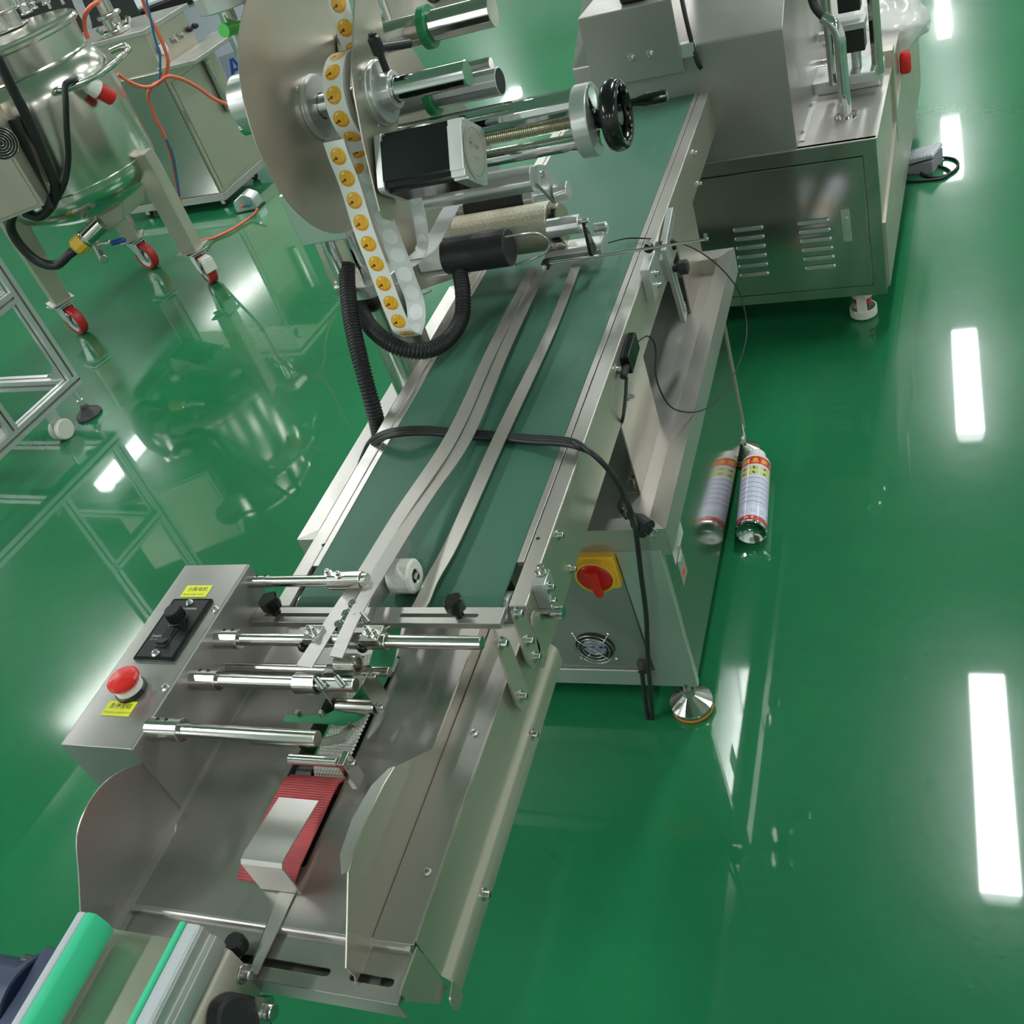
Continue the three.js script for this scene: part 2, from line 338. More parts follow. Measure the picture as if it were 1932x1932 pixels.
// ------------------------------------------------------------------ the hall
{
  const X0 = -15, X1 = 5, Z0 = -17, Z1 = 5.5;
  const wave = noise(1024, 1024, [[11, 11, 1, 51], [37, 37, 0.3, 53], [120, 120, 0.12, 55], [300, 300, 0.10, 57]]);
  let q = 99; const r = () => { q = (q * 1664525 + 1013904223) >>> 0; return q / 4294967296; };
  for (let k = 0; k < 160; k++) {   // grit set in the coat
    const cx = Math.floor(r() * 1024), cy = Math.floor(r() * 1024), s = 1 + r() * 1.6;
    for (let y = -4; y <= 4; y++) for (let x = -4; x <= 4; x++) { const d = Math.hypot(x, y) / s; if (d < 2) wave[((cy + y + 1024) % 1024) * 1024 + (cx + x + 1024) % 1024] += 0.22 * Math.exp(-d * d * 1.5); }
  }
  const epoxy = new THREE.MeshPhysicalMaterial({ color: 0xffffff, roughness: 0.24, ior: 1.5, specularIntensity: 0.25, clearcoat: 0.9, clearcoatRoughness: 0.03 });
  const tone = noise(512, 512, [[3, 3, 1, 61], [8, 8, 0.6, 63], [30, 30, 0.3, 65], [180, 180, 0.25, 67]]);
  epoxy.map = data(512, 512, (i) => { const v = 0.90 + 0.2 * tone[i]; return [0.125 * v, 0.44 * v, 0.28 * v]; }, true);
  epoxy.map.repeat.set(1 / 2.2, 1 / 2.2);
  epoxy.bumpMap = rep(grey(1024, 1024, wave, 0, 0.8), 1 / 1.3); epoxy.bumpScale = 0.0008; 
  structure('floor', box(X0, X1, -0.15, 0, Z0, Z1, 0), epoxy);
  const paint = new THREE.MeshStandardMaterial({ color: C(0.72, 0.72, 0.71), roughness: 0.55 });
  const paintC = new THREE.MeshStandardMaterial({ color: C(0.62, 0.62, 0.61), roughness: 0.7 });
  structure('ceiling', box(X0 - 0.1, X1 + 0.1, CEILING + 0.06, CEILING + 0.2, Z0 - 0.1, Z1 + 0.1, 0), paintC);
  structure('wall_left', box(X0 - 0.12, X0, 0, CEILING + 0.06, Z0, Z1, 0), paint);
  structure('wall_right', box(X1, X1 + 0.12, 0, CEILING + 0.06, Z0, Z1, 0), paint);
  structure('wall_back', box(X0 - 0.12, X1 + 0.12, 0, CEILING + 0.06, Z0 - 0.12, Z0, 0), paint);
  structure('wall_front', box(X0 - 0.12, X1 + 0.12, 0, CEILING + 0.06, Z1, Z1 + 0.12, 0), paint);
  structure('baseboard_right', box(X1 - 0.02, X1, 0, 0.1, Z0, Z1, 0.002), M.aluDark);
  const glow = new THREE.MeshStandardMaterial({ color: 0xffffff, emissive: LAMP, emissiveIntensity: 7, roughness: 0.6 });
  const body = new THREE.MeshStandardMaterial({ color: C(0.8, 0.8, 0.8), roughness: 0.5 });
  const L = 1.2, W = 0.16;
  const housing = merge([box(-W / 2 + 0.01, W / 2 - 0.01, 0.07, 0.111, -L / 2 - 0.02, L / 2 + 0.02, 0.006)]), diffuser = box(-W / 2, W / 2, 0.002, 0.071, -L / 2, L / 2, 0.02);
  for (const [x, z] of LAMPS) {
    const t = thing('ceiling_light', 'slim white linear ceiling light fixed under the hall ceiling', 'light', [x, CEILING - 0.05, z], 0, 'ceiling lights in rows');
    const h = part(t, 'housing', housing, body); h.position.set(0, 0, 0);
    const d = part(t, 'diffuser', diffuser, glow); d.position.set(0, 0, 0);
    const lamp = new THREE.RectAreaLight(LAMP, LAMP_RADIANCE, W, L); lamp.name = 'ceiling_light_glow'; lamp.position.set(0, -0.003, 0); lamp.rotation.x = -Math.PI / 2; t.add(lamp);
  }
}
console.log('hall');

// ------------------------------------------------------------------ base cabinet of the labelling machine
{
  const t = thing('machine_cabinet', 'low stainless base cabinet with drip tray top and mirror side, under the green belt conveyor', 'cabinet', [-0.75, 0, -1.52]);
  const xr = -0.424, xl = -1.06, zf = -1.147, zb = -1.9, y0 = 0.068, y1 = 0.405;
  // body with a recessed front panel and a recessed side panel
  part(t, 'body', [box(xl, xr - 0.012, y0 + 0.01, y1, zb, zf - 0.012, 0.001)], M.satin);
  const frame = [];
  const front = [[xl, y0], [xr, y0], [xr, y1], [xl, y1]], hole = [[xl + 0.05, y0 + 0.04], [xl + 0.05, y1 - 0.005], [xr - 0.075, y1 - 0.005], [xr - 0.07, y0 + 0.04]];
  frame.push(slab('z', front, zf - 0.012, zf, [hole], 0.0006));
  part(t, 'front_frame', frame, M.alu);
  part(t, 'front_panel', box(xl + 0.053, xr - 0.077, y0 + 0.043, y1 - 0.008, zf - 0.013, zf - 0.004, 0.001), M.housing);
  part(t, 'side_panel', box(xr - 0.014, xr - 0.003, y0 + 0.006, y1, zb + 0.004, zf - 0.017, 0.001), M.mirror, 'mirror polished steel side panel');
  part(t, 'corner_post', [box(xr - 0.014, xr, y0, y1, zf - 0.0158, zf - 0.0125, 0.001), box(xr - 0.014, xr, y0, y1, zb - 0.004, zb + 0.003, 0.001)], M.satin);
  // tray with a turned-up rim
  const tx0 = -1.09, tx1 = -0.408, tz0 = -2.04, tz1 = -1.15, ty = 0.415, tr = 0.45;
  part(t, 'tray_floor', box(tx0 + 0.034, tx1 - 0.034, ty - 0.006, ty, tz0 + 0.034, tz1 - 0.034, 0.0005), M.steel);
  const lip = (a, b) => strip([[V(a[0][0], ty - 0.004, a[0][1]), V(b[0][0], ty - 0.004, b[0][1])], [V(a[1][0], tr - 0.004, a[1][1]), V(b[1][0], tr - 0.004, b[1][1])], [V(a[2][0], tr, a[2][1]), V(b[2][0], tr, b[2][1])], [V(a[2][0], y1 - 0.01, a[2][1]), V(b[2][0], y1 - 0.01, b[2][1])]], 0.0025, 0.3);
  const i0 = 0.036, i1 = 0.030;
  const cr = (k, sx, sz) => [[sx > 0 ? tx1 - i0 : tx0 + i0, sz > 0 ? tz1 - i0 : tz0 + i0], [sx > 0 ? tx1 - i1 : tx0 + i1, sz > 0 ? tz1 - i1 : tz0 + i1], [sx > 0 ? tx1 : tx0, sz > 0 ? tz1 : tz0]];
  const c = { a: cr(0, 1, 1), b: cr(0, 1, -1), c: cr(0, -1, -1), d: cr(0, -1, 1) };
  for (const [p, q] of [['a', 'b'], ['b', 'c'], ['c', 'd'], ['d', 'a']]) part(t, 'tray_rim', lip(c[p], c[q]), M.steel);
  // levelling feet
  for (const [x, z] of [[-0.447, -1.155], [-0.435, -1.88], [-1.03, -1.18], [-1.03, -1.88]]) {
    const f = part(t, 'levelling_foot', turned([[0, 0.011], [0.040, 0.011], [0.0405, 0.015], [0.0395, 0.019], [0.012, 0.039], [0.012, 0.047], [0.009, 0.049], [0.009, 0.074], [0, 0.074]], V(x, 0, z), V(0, 1, 0), 40, 0.35), M.polished);
    part(f, 'foot_pad', turned([[0, 0], [0.036, 0], [0.039, 0.003], [0.039, 0.012], [0, 0.012]], V(x, 0, z), V(0, 1, 0), 36), M.orange, 'orange rubber foot pad');
    part(f, 'lock_nut', turned([[0, 0.05], [0.015, 0.05], [0.015, 0.06], [0, 0.06]], V(x, 0, z), V(0, 1, 0), 6, 0.2), M.bolt);
  }
  // rotary main switch
  const s = az(zf, 1128, 1072); const sx = s.x, sy = s.y;
  const sw = part(t, 'main_switch', slab('z', rounded([[sx - 0.036, sy - 0.036], [sx + 0.036, sy - 0.036], [sx + 0.036, sy + 0.036], [sx - 0.036, sy + 0.036]], 0.008), zf - 0.004, zf + 0.013, [], 0.002), M.yellow, 'yellow rotary switch plate');
  part(sw, 'switch_ring', turned([[0.028, 0], [0.034, 0], [0.034, 0.012], [0.030, 0.012], [0.0295, 0.003], [0.028, 0.003]], V(sx, sy, zf + 0.012), V(0, 0, 1), 36, 0.3), M.yellow);
  part(sw, 'switch_dial', turned([[0, 0], [0.0285, 0], [0.0285, 0.010], [0.027, 0.012], [0, 0.012]], V(sx, sy, zf + 0.013), V(0, 0, 1), 36), M.red, 'red dial');
  part(sw, 'switch_grip', slab('z', rounded([[sx - 0.011, sy + 0.022], [sx - 0.004, sy - 0.035], [sx + 0.009, sy - 0.034], [sx + 0.010, sy + 0.020]], 0.005), zf + 0.024, zf + 0.036, [], 0.002), M.red, 'red grip');
  const yk = canvas(256, 128, (g, w, h) => { g.fillStyle = '#e6e04a'; g.fillRect(0, 0, w, h); g.strokeStyle = '#26240a'; g.fillStyle = '#26240a'; signs(g, '电机开关', 18, 18, 48, 8); g.font = 'italic 22px sans-serif'; g.fillText('Power switch', 62, 108); });
  part(t, 'switch_sticker', sticker([V(sx - 0.03, sy + 0.068, zf - 0.0035), V(sx + 0.029, sy + 0.068, zf - 0.0035), V(sx + 0.029, sy + 0.042, zf - 0.0035), V(sx - 0.03, sy + 0.042, zf - 0.0035)], 0.0009), new THREE.MeshStandardMaterial({ map: yk, roughness: 0.5 }), 'yellow sticker');
  // fan with a wire finger guard
  const f = az(zf, 1122, 1222), fx = f.x, fy = f.y;
  const fan = part(t, 'cooling_fan', turned([[0.016, 0.0], [0.036, 0.0], [0.0365, 0.0015], [0.036, 0.003], [0.018, 0.003]], V(fx, fy, zf - 0.0055), V(0, 0, 1), 40), M.dark, 'black cooling fan');
  const hubPrint = canvas(128, 128, (g) => { g.fillStyle = '#9aa0ad'; g.fillRect(0, 0, 128, 128); g.fillStyle = '#1d2f66'; g.fillRect(0, 56, 128, 17); g.fillStyle = '#c7ccd6'; g.font = 'bold 13px sans-serif'; g.fillText('AC 220V', 34, 69); g.fillStyle = '#5b6270'; for (let k = 0; k < 5; k++) g.fillRect(30, 84 + k * 8, 66 - k * 7, 3); for (let k = 0; k < 4; k++) g.fillRect(36, 16 + k * 9, 54, 3); });
  const hub = new THREE.CircleGeometry(0.0215, 32).translate(fx, fy, zf - 0.0012);
  part(fan, 'fan_hub', [hub], new THREE.MeshStandardMaterial({ map: hubPrint, roughness: 0.35 }), 'printed silver fan hub');
  const wires = [];
  for (const r of [0.012, 0.021, 0.0285, 0.0365]) wires.push(new THREE.TorusGeometry(r, 0.0008, 6, 40).translate(fx, fy, zf + 0.005));
  for (let k = 0; k < 4; k++) { const a = Math.PI / 4 + k * Math.PI / 2, cx = Math.cos(a), cy = Math.sin(a); wires.push(tube([V(fx, fy, zf + 0.006), V(fx + 0.036 * cx, fy + 0.036 * cy, zf + 0.006), V(fx + 0.041 * cx, fy + 0.041 * cy, zf + 0.001), V(fx + 0.047 * cx, fy + 0.047 * cy, zf)], 0.001, 12, 6)); }
  const guard = part(t, 'finger_guard', wires, M.bolt, 'wire finger guard of the fan');
  for (let k = 0; k < 4; k++) { const a = Math.PI / 4 + k * Math.PI / 2; screw(t, V(fx + 0.047 * Math.cos(a), fy + 0.047 * Math.sin(a), zf - 0.003), V(0, 0, 1), 0.55); }
  // stickers on the mirror side
  const xs = xr - 0.003;
  const warn = canvas(128, 256, (g, w, h) => { g.fillStyle = '#c9cfca'; g.fillRect(0, 0, w, h); g.fillStyle = '#b5a23c'; g.fillRect(6, 6, w - 12, 70); g.fillStyle = '#1b1a10'; for (let k = 0; k < 5; k++) { g.beginPath(); g.moveTo(22 + k * 20, 58); g.lineTo(31 + k * 20, 24); g.lineTo(38 + k * 20, 58); g.fill(); } g.fillStyle = '#6c736f'; for (let k = 0; k < 8; k++) g.fillRect(16, 94 + k * 12, 92 - (k % 3) * 18, 5); g.fillStyle = '#b5a23c'; g.beginPath(); g.moveTo(26, 244); g.lineTo(48, 202); g.lineTo(70, 244); g.fill(); g.strokeStyle = '#1b1a10'; g.lineWidth = 3; g.stroke(); });
  const P = (u, v) => ax(xs, u, v);
  const wA = P(1277.5, 965), wB = P(1289, 1003), wC = P(1275, 1064), wD = P(1263, 1027);
  const zA = (wA.z + wB.z) / 2, zB = (wC.z + wD.z) / 2, yA = (wA.y + wD.y) / 2, yB = (wB.y + wC.y) / 2;
  part(t, 'warning_sticker', sticker([V(xs, yA, zB), V(xs, yA, zA), V(xs, yB, zA), V(xs, yB, zB)]), new THREE.MeshStandardMaterial({ map: warn, roughness: 0.45 }), 'white and yellow warning sticker');
  const qa = P(1287, 1040), qb = P(1300, 1098), qz = zB + 0.012;
  const redMark = canvas(64, 160, (g) => { g.fillStyle = '#8d968f'; g.fillRect(0, 0, 64, 160); g.fillStyle = '#eef0ee'; g.fillRect(8, 4, 48, 12); g.fillRect(20, 26, 34, 9); g.fillStyle = '#e2685a'; g.fillRect(10, 92, 42, 38); g.fillStyle = '#a52a20'; g.beginPath(); g.moveTo(20, 120); g.lineTo(31, 100); g.lineTo(42, 120); g.fill(); });
  part(t, 'rating_sticker', sticker([V(xs, yB - 0.004, zB - 0.012), V(xs, yB - 0.004, zA + 0.03), V(xs, yB - 0.064, zA + 0.03), V(xs, yB - 0.064, zB - 0.012)]), new THREE.MeshStandardMaterial({ map: redMark, roughness: 0.45 }), 'small grey sticker with a red mark');
  const tag = P(1406, 800);
  part(t, 'corner_sticker', sticker([V(xs, tag.y + 0.02, zb + 0.016), V(xs, tag.y + 0.02, zb + 0.006), V(xs, tag.y - 0.018, zb + 0.006), V(xs, tag.y - 0.018, zb + 0.016)]), M.white, 'small white sticker');
  // cable gland
  const gl = az(zf, 1213, 1252);
  part(t, 'cable_gland', turned([[0, 0], [0.011, 0], [0.011, 0.006], [0.008, 0.012], [0.008, 0.02], [0, 0.02]], V(gl.x, gl.y, zf - 0.004), V(0, -0.5, 1), 16, 0.3), M.rubber);
}

// ------------------------------------------------------------------ belt conveyor
const XR = -0.472, XL = -0.838, YT = 0.667;
{
  const t = thing('belt_conveyor', 'long belt conveyor with green belt between brushed steel rails, under the labelling head', 'conveyor', [-0.655, 0.42, -1.65]);
  const z0 = -0.782, z1 = -2.548;
  const weave = data(128, 128, (i) => { const x = i % 128, y = (i / 128) | 0, k = ((x + y) % 16 < 8 ? 1 : 0.84) * ((x - y + 256) % 32 < 16 ? 1 : 0.96); return [0.26 * k, 0.465 * k, 0.385 * k]; }, true);
  const weaveB = data(128, 128, (i) => { const x = i % 128, y = (i / 128) | 0, v = (Math.sin((x + y) / 16 * 6.2832) + Math.sin((x - y) / 32 * 6.2832) * 0.4) * 0.25 + 0.5; return [v, v, v]; });
  const beltMat = new THREE.MeshPhysicalMaterial({ map: rep(weave, 40), bumpMap: rep(weaveB, 40), bumpScale: 0.0003, roughness: 0.52 });
  const r = 0.030, yb = 0.6645, sec = [], zn = -0.80, zf = z1 + 0.028;
  for (let k = 0; k <= 14; k++) { const a = Math.PI / 2 - Math.PI * k / 14; sec.push([zn + r * Math.cos(a), yb - r + r * Math.sin(a)]); }
  for (let k = 0; k <= 14; k++) { const a = -Math.PI / 2 - Math.PI * k / 14; sec.push([zf + r * Math.cos(a), yb - r + r * Math.sin(a)]); }
  sec.push(sec[0].slice());
  part(t, 'belt', bentX(sec, -0.8055, -0.5075, 0.003), beltMat, 'green belt');
  part(t, 'slider_bed', box(-0.80, -0.512, yb - 0.045, yb - 0.010, zf + 0.04, zn - 0.04, 0.001), M.steel);
  for (const z of [zn, zf]) part(t, 'end_roller', rodX(-0.812, -0.501, yb - r, z, r - 0.002, 0.002, 36), M.alu);
  for (const s of [-1, 1]) {
    const m = (x) => s > 0 ? x : XL + XR - x;   // mirrored for the left rail
    const X = (a, b) => [Math.min(m(a), m(b)), Math.max(m(a), m(b))];
    part(t, 'rail_inner_strip', box(...X(-0.5065, -0.4968), YT - 0.007, YT, z1 + 0.02, -0.858, 0.0006), M.steel);
    part(t, 'rail_top', box(...X(-0.4955, -0.4725), YT - 0.010, YT, z1 + 0.016, z0, 0.0015), M.steel);
    const side = slab('x', rounded([[z0, YT - 0.0012], [z0, YT - 0.092], [z1 - 0.035, YT - 0.092], [z1 - 0.062, YT - 0.07], [z1 - 0.03, YT - 0.0012]], [0.004, 0.004, 0.012, 0.012, 0.02]), m(-0.4755), m(XR));
    part(t, 'rail_side', side, s > 0 ? M.satin : M.steel);
  }
  // support plates down to the tray
  for (const [a, b] of [[-1.277, -1.47], [-1.85, -2.05]]) for (const x of [-0.4785, -0.831]) {
    part(t, 'support_plate', [slab('x', rounded([[a, 0.4155], [b, 0.4155], [b, 0.60], [a, 0.60]], 0.006), x - 0.0025, x), box(x - 0.028, x - 0.0005, 0.4155, 0.4185, b, a, 0.0008)], M.satin);
    for (const z of [a - 0.03, b + 0.03]) bolt(t, V(x - 0.016, 0.4185, z), V(0, 1, 0), 0.0052);
  }
  for (const [u, v] of [[1053, 1010], [1077, 1074], [1187, 748], [1163, 697], [1308, 289], [1317, 348], [1370, 158], [1362, 187], [1346, 146]]) bolt(t, ax(XR, u, v), V(1, 0, 0), u > 1290 ? 0.0045 : 0.0042);
  for (const [u, v] of [[1335, 146], [1345, 133]]) bolt(t, ay(YT, u, v), V(0, 1, 0), 0.005);
  for (const [u, v] of [[640, 918], [596, 1025], [741, 757], [757, 742]]) { const p = ax(XL, u, v); bolt(t, V(XL, Math.min(p.y, 0.64), p.z), V(-1, 0.25, 0), 0.006); }
  for (const [u, v] of [[1015, 1016], [610, 1028]]) { const p = ay(YT, u, v); part(t, 'screw_hole', rod(V(p.x, YT - 0.001, p.z), V(p.x, YT + 0.0002, p.z), 0.0028, 0, 14), M.dark, 'dark screw hole'); }
  // belt tension block on the right rail end
  const b = ax(XR + 0.012, 1030, 1105);
  part(t, 'tension_block', slab('x', rounded([[b.z - 0.013, b.y + 0.016], [b.z + 0.014, b.y + 0.016], [b.z + 0.016, b.y - 0.024], [b.z + 0.004, b.y - 0.024], [b.z + 0.002, b.y - 0.004], [b.z - 0.013, b.y - 0.006]], 0.001), XR, XR + 0.018, [], 0.0008), M.alu, 'aluminium tension block');
  part(t, 'tension_shaft', rodX(XR - 0.02, XR + 0.03, b.y - 0.033, b.z + 0.014, 0.0085), M.chrome);
  bolt(t, V(XR + 0.009, b.y + 0.0155, b.z - 0.008), V(0, 1, -0.2), 0.0052); bolt(t, V(XR + 0.018, b.y + 0.003, b.z + 0.006), V(1, 0, 0), 0.0042); bolt(t, V(XR + 0.018, b.y - 0.014, b.z + 0.011), V(1, 0, 0), 0.0036);
}
console.log('conveyor');

// ------------------------------------------------------------------ infeed table
const YI = 0.647;
{
  const t = thing('infeed_table', 'brushed steel infeed table with two upright fences, red strap and hold-down cover, before the belt', 'feeder table', [-0.65, 0.54, -0.57]);
  const zf = -0.368, zb = -0.772;
  // table plate with an opening for the strap and the white belt
  const open = rounded([[-0.703, -0.40], [-0.703, -0.716], [-0.6265, -0.716], [-0.6265, -0.40]].map(([x, z]) => [x, z === -0.40 ? -0.432 : z]), 0.004);
  part(t, 'table_plate', slab('y', [[-0.822, zf], [-0.522, zf], [-0.522, zb], [-0.822, zb]], YI - 0.003, YI, [open], 0.0005), M.table);
  part(t, 'side_strip', box(-0.5205, -0.4755, YI - 0.003, YI, zb, zf, 0.001), M.table);
  part(t, 'frame_beam', [box(-0.80, -0.72, YI - 0.05, YI - 0.004, zb, zf - 0.01, 0.001), box(-0.61, -0.49, YI - 0.05, YI - 0.004, zb, zf - 0.01, 0.001)], M.steel);
  part(t, 'drive_housing', [box(-0.712, -0.618, 0.585, 0.60, -0.73, -0.385, 0.001)], M.dark);
  part(t, 'tray_backing', box(-0.80, -0.48, YI - 0.024, YI - 0.020, -0.362, -0.319, 0.0005), M.table);
  part(t, 'front_bead', rod(V(-0.82, YI - 0.0045, zf + 0.001), V(-0.478, YI - 0.0045, zf + 0.001), 0.0045, 0, 14), M.steel);
  // right side cheek with a flared lower lip
  const cheek = bentZ([[-0.4745, YI], [-0.4745, 0.583], [-0.4735, 0.577], [-0.468, 0.570], [-0.4655, 0.565], [-0.4655, 0.543]], zb - 0.03, zf - 0.004, 0.0022, 1.2);
  part(t, 'side_cheek', cheek, M.satin, 'olive looking steel side cheek');
  const lip = slab('x', rounded([[zf - 0.006, 0.567], [zf + 0.012, 0.560], [zf + 0.012, 0.536], [zf - 0.006, 0.536]], [0, 0.006, 0.01, 0]), -0.4666, -0.4644);
  part(t, 'cheek_end', lip, M.satin);
  part(t, 'left_cheek', box(-0.8275, -0.825, 0.545, YI, zb - 0.03, zf, 0.001), M.steel);
  // front tray with slots
  const trayZ = -0.316, ty = YI - 0.006;
  const s1 = slot(-0.655, -0.3335, -0.558, -0.3335, 0.0042), s2 = slot(-0.528, -0.3335, -0.489, -0.3335, 0.0042);
  part(t, 'front_tray', slab('y', [[-0.822, -0.3655], [-0.478, -0.3655], [-0.474, -0.36], [-0.474, trayZ], [-0.822, trayZ]], ty - 0.0022, ty, [s1, s2]), M.table, 'slotted front tray');
  part(t, 'tray_lip', box(-0.822, -0.474, ty - 0.028, ty - 0.001, trayZ - 0.0015, trayZ + 0.0006, 0.0005), M.table);
  const flap = [[785, 1786], [753, 1872], [765, 1889], [826, 1894], [841, 1863]].map(([u, v]) => ax(-0.474, u, v));
  part(t, 'tray_flap', plate(flap, V(1, 0, 0), 0.0018), M.satin);
  for (const [u, v] of [[895, 1383], [806, 1645]]) screw(t, ay(YI, u, v), V(0, 1, 0), 0.8);
  for (const [u, v] of [[1004, 1385], [912, 1687]]) bolt(t, ax(-0.465, u, v), V(1, 0, 0), 0.0042);
  // fences
  const xl = -0.824;
  const left = [[418, 1400], [330, 1419], [245, 1446], [203, 1470], [172, 1505], [150, 1550], [143, 1582], [147, 1650], [151, 1735], [170, 1775], [196, 1772]].map(([u, v]) => ax(xl, u, v));
  const bl = ax(xl, 196, 1772), el = ax(xl, 408, 1411);
  left[0].y = Math.max(left[0].y, YI + 0.02);
  const smoothLeft = curve(left.slice(0, 8)).getPoints(28);
  const outl = [...smoothLeft, left[8], V(xl, YI + 0.004, bl.z + 0.012), V(xl, YI + 0.0015, bl.z), V(xl, YI + 0.0015, el.z)];
  part(t, 'left_fence', plate(outl, V(1, 0, 0), 0.0016), M.table, 'tall rounded steel fence');
  part(t, 'fence_foot', slab('y', [[xl, bl.z + 0.004], [xl + 0.012, bl.z + 0.002], [xl + 0.012, -0.455], [xl + 0.007, -0.465], [xl + 0.007, zb], [xl, zb]], YI, YI + 0.0016), M.steel);
  screw(t, ay(YI + 0.0016, 197, 1758), V(0, 1, 0), 0.7);
  const xf = -0.5225;
  const rp = [[907, 1175], [816, 1413], [742, 1447], [722, 1480], [690, 1545], [664, 1610], [655, 1645], [653, 1740], [651, 1826], [668, 1843]].map(([u, v]) => ax(xf, u, v));
  const r0 = rp[0], out2 = [V(xf, YI + 0.0015, zb), V(xf, r0.y, zb), ...rp, V(xf, YI - 0.004, -0.326)];
  part(t, 'right_fence', plate(out2, V(1, 0, 0), 0.0016), M.satin, 'steel fence with a bent lead-in edge');
  const fl = rp.slice(2, 7), bend = fl.map((p, i) => [p, p.clone().add(V(-0.013 * Math.sin((i + 0.4) / 4.8 * Math.PI), 0.002, 0.004))]);
  part(t, 'lead_in_edge', strip(bend, 0.0012), M.steel);
  // red ribbed strap
  const ribB = data(8, 64, (i) => { const v = Math.sin(((i / 8) | 0) / 64 * 6.2832 * 8) * 0.5 + 0.5; return [v, v, v]; });
  const strapMat = new THREE.MeshPhysicalMaterial({ color: C(0.66, 0.10, 0.11), roughness: 0.55, bumpMap: rep(ribB, 40, 40), bumpScale: 0.0006 });
  const ys = YI + 0.006, sec = [[-0.398, YI - 0.03], [-0.402, YI - 0.012], [-0.412, ys - 0.003], [-0.43, ys], [-0.47, ys], [-0.515, ys], [-0.530, ys - 0.001], [-0.540, ys - 0.008], [-0.5425, YI - 0.014], [-0.538, YI - 0.03]];
  part(t, 'strap', bentX(sec, -0.700, -0.6285, 0.002, 1.2), strapMat, 'red ribbed rubber strap');
  const sheet = data(64, 64, () => [0.5, 0.5, 0.5]);
  // steel hold-down cover over the strap
  const zc = ay(YI + 0.002, 500, 1676).z, yc = az(zc, 431, 1622).y;
  const q = [[538.7, 1493], [610, 1502], [509.7, 1634], [431, 1622]].map(([u, v]) => ay(yc, u, v));
  const xa = (q[0].x + q[3].x) / 2, xb = (q[1].x + q[2].x) / 2, zr = (q[0].z + q[1].z) / 2;
  part(t, 'hold_down_cover', bentX([[zr, yc - 0.012], [zc - 0.012, yc - 0.001], [zc - 0.003, yc - 0.001], [zc, yc - 0.004], [zc + 0.0005, YI + 0.003]], xa, xb, 0.0016, 0.5), M.steel, 'bent steel hold-down cover');
  part(t, 'cover_foot', [slab('y', [[xa + 0.022, zc], [xb - 0.008, zc], [xb - 0.010, -0.318], [xb - 0.03, -0.318], [xa + 0.03, -0.318]], YI + 0.0004, YI + 0.0018, [slot((xa + xb) / 2 + 0.004, zc + 0.026, (xa + xb) / 2 + 0.006, -0.335, 0.0045)])], M.steel);
  // star knobs below the tray
  const k1 = ay(YI + 0.012, 444, 1780);
  part(t, 'clamp_knob', turned([[0, 0], [0.009, 0], [0.0105, 0.002], [0.0105, 0.014], [0.009, 0.017], [0, 0.017]], V(k1.x, YI + 0.001, k1.z), V(0, 1, 0), 12, 0.4), M.black, 'black clamp knob');
  part(t, 'clamp_knob', turned([[0, 0], [0.008, 0], [0.009, 0.002], [0.009, 0.012], [0, 0.013]], V(-0.523, ty - 0.03, -0.334), V(0, 1, 0), 12, 0.4), M.black, 'black clamp knob');
  // white studded belt
  const stud = data(64, 64, (i) => { const x = i % 64, y = (i / 64) | 0, k = Math.floor(y / 16), dx = ((x + (k % 2) * 8) % 16) - 8, dy = (y % 16) - 8, d = Math.hypot(dx, dy) / 7; const v = d < 1 ? Math.sqrt(1 - d * d) : 0; return [v, v, v]; });
  const studMat = new THREE.MeshPhysicalMaterial({ color: C(0.74, 0.74, 0.68), roughness: 0.4, bumpMap: rep(stud, 62), bumpScale: 0.0016 });
  const sec2 = []; for (let k = 0; k <= 10; k++) { const a = Math.PI / 2 - Math.PI * 0.62 * k / 10; sec2.push([-0.562 + 0.018 * Math.cos(a), YI - 0.013 + 0.018 * Math.sin(a)]); }
  sec2.unshift([-0.712, YI + 0.005]); sec2.unshift([-0.722, YI - 0.004]);
  part(t, 'studded_belt', bentX(sec2, -0.6725, -0.6305, 0.002, 1.2), studMat, 'white studded plastic belt');
  const studs = []; const sg = new THREE.SphereGeometry(0.0024, 8, 5, 0, 6.2832, 0, 1.5708);
  for (let z = -0.565; z > -0.712; z -= 0.0052) studs.push(sg.clone().translate(-0.6305, YI + 0.0045, z));
  const edge = part(t, 'belt_edge_beads', studs, M.nylon); edge.userData.kind = 'stuff';
  part(t, 'drive_drum', rodX(-0.698, -0.676, YI - 0.016, -0.55, 0.013), M.black);
  part(t, 'motor_plate', slab('y', [[-0.702, -0.44], [-0.69, -0.44], [-0.675, -0.55], [-0.68, -0.71], [-0.702, -0.71]], YI - 0.045, YI - 0.04), M.steel, 'steel plate seen through the opening');
}
console.log('infeed');

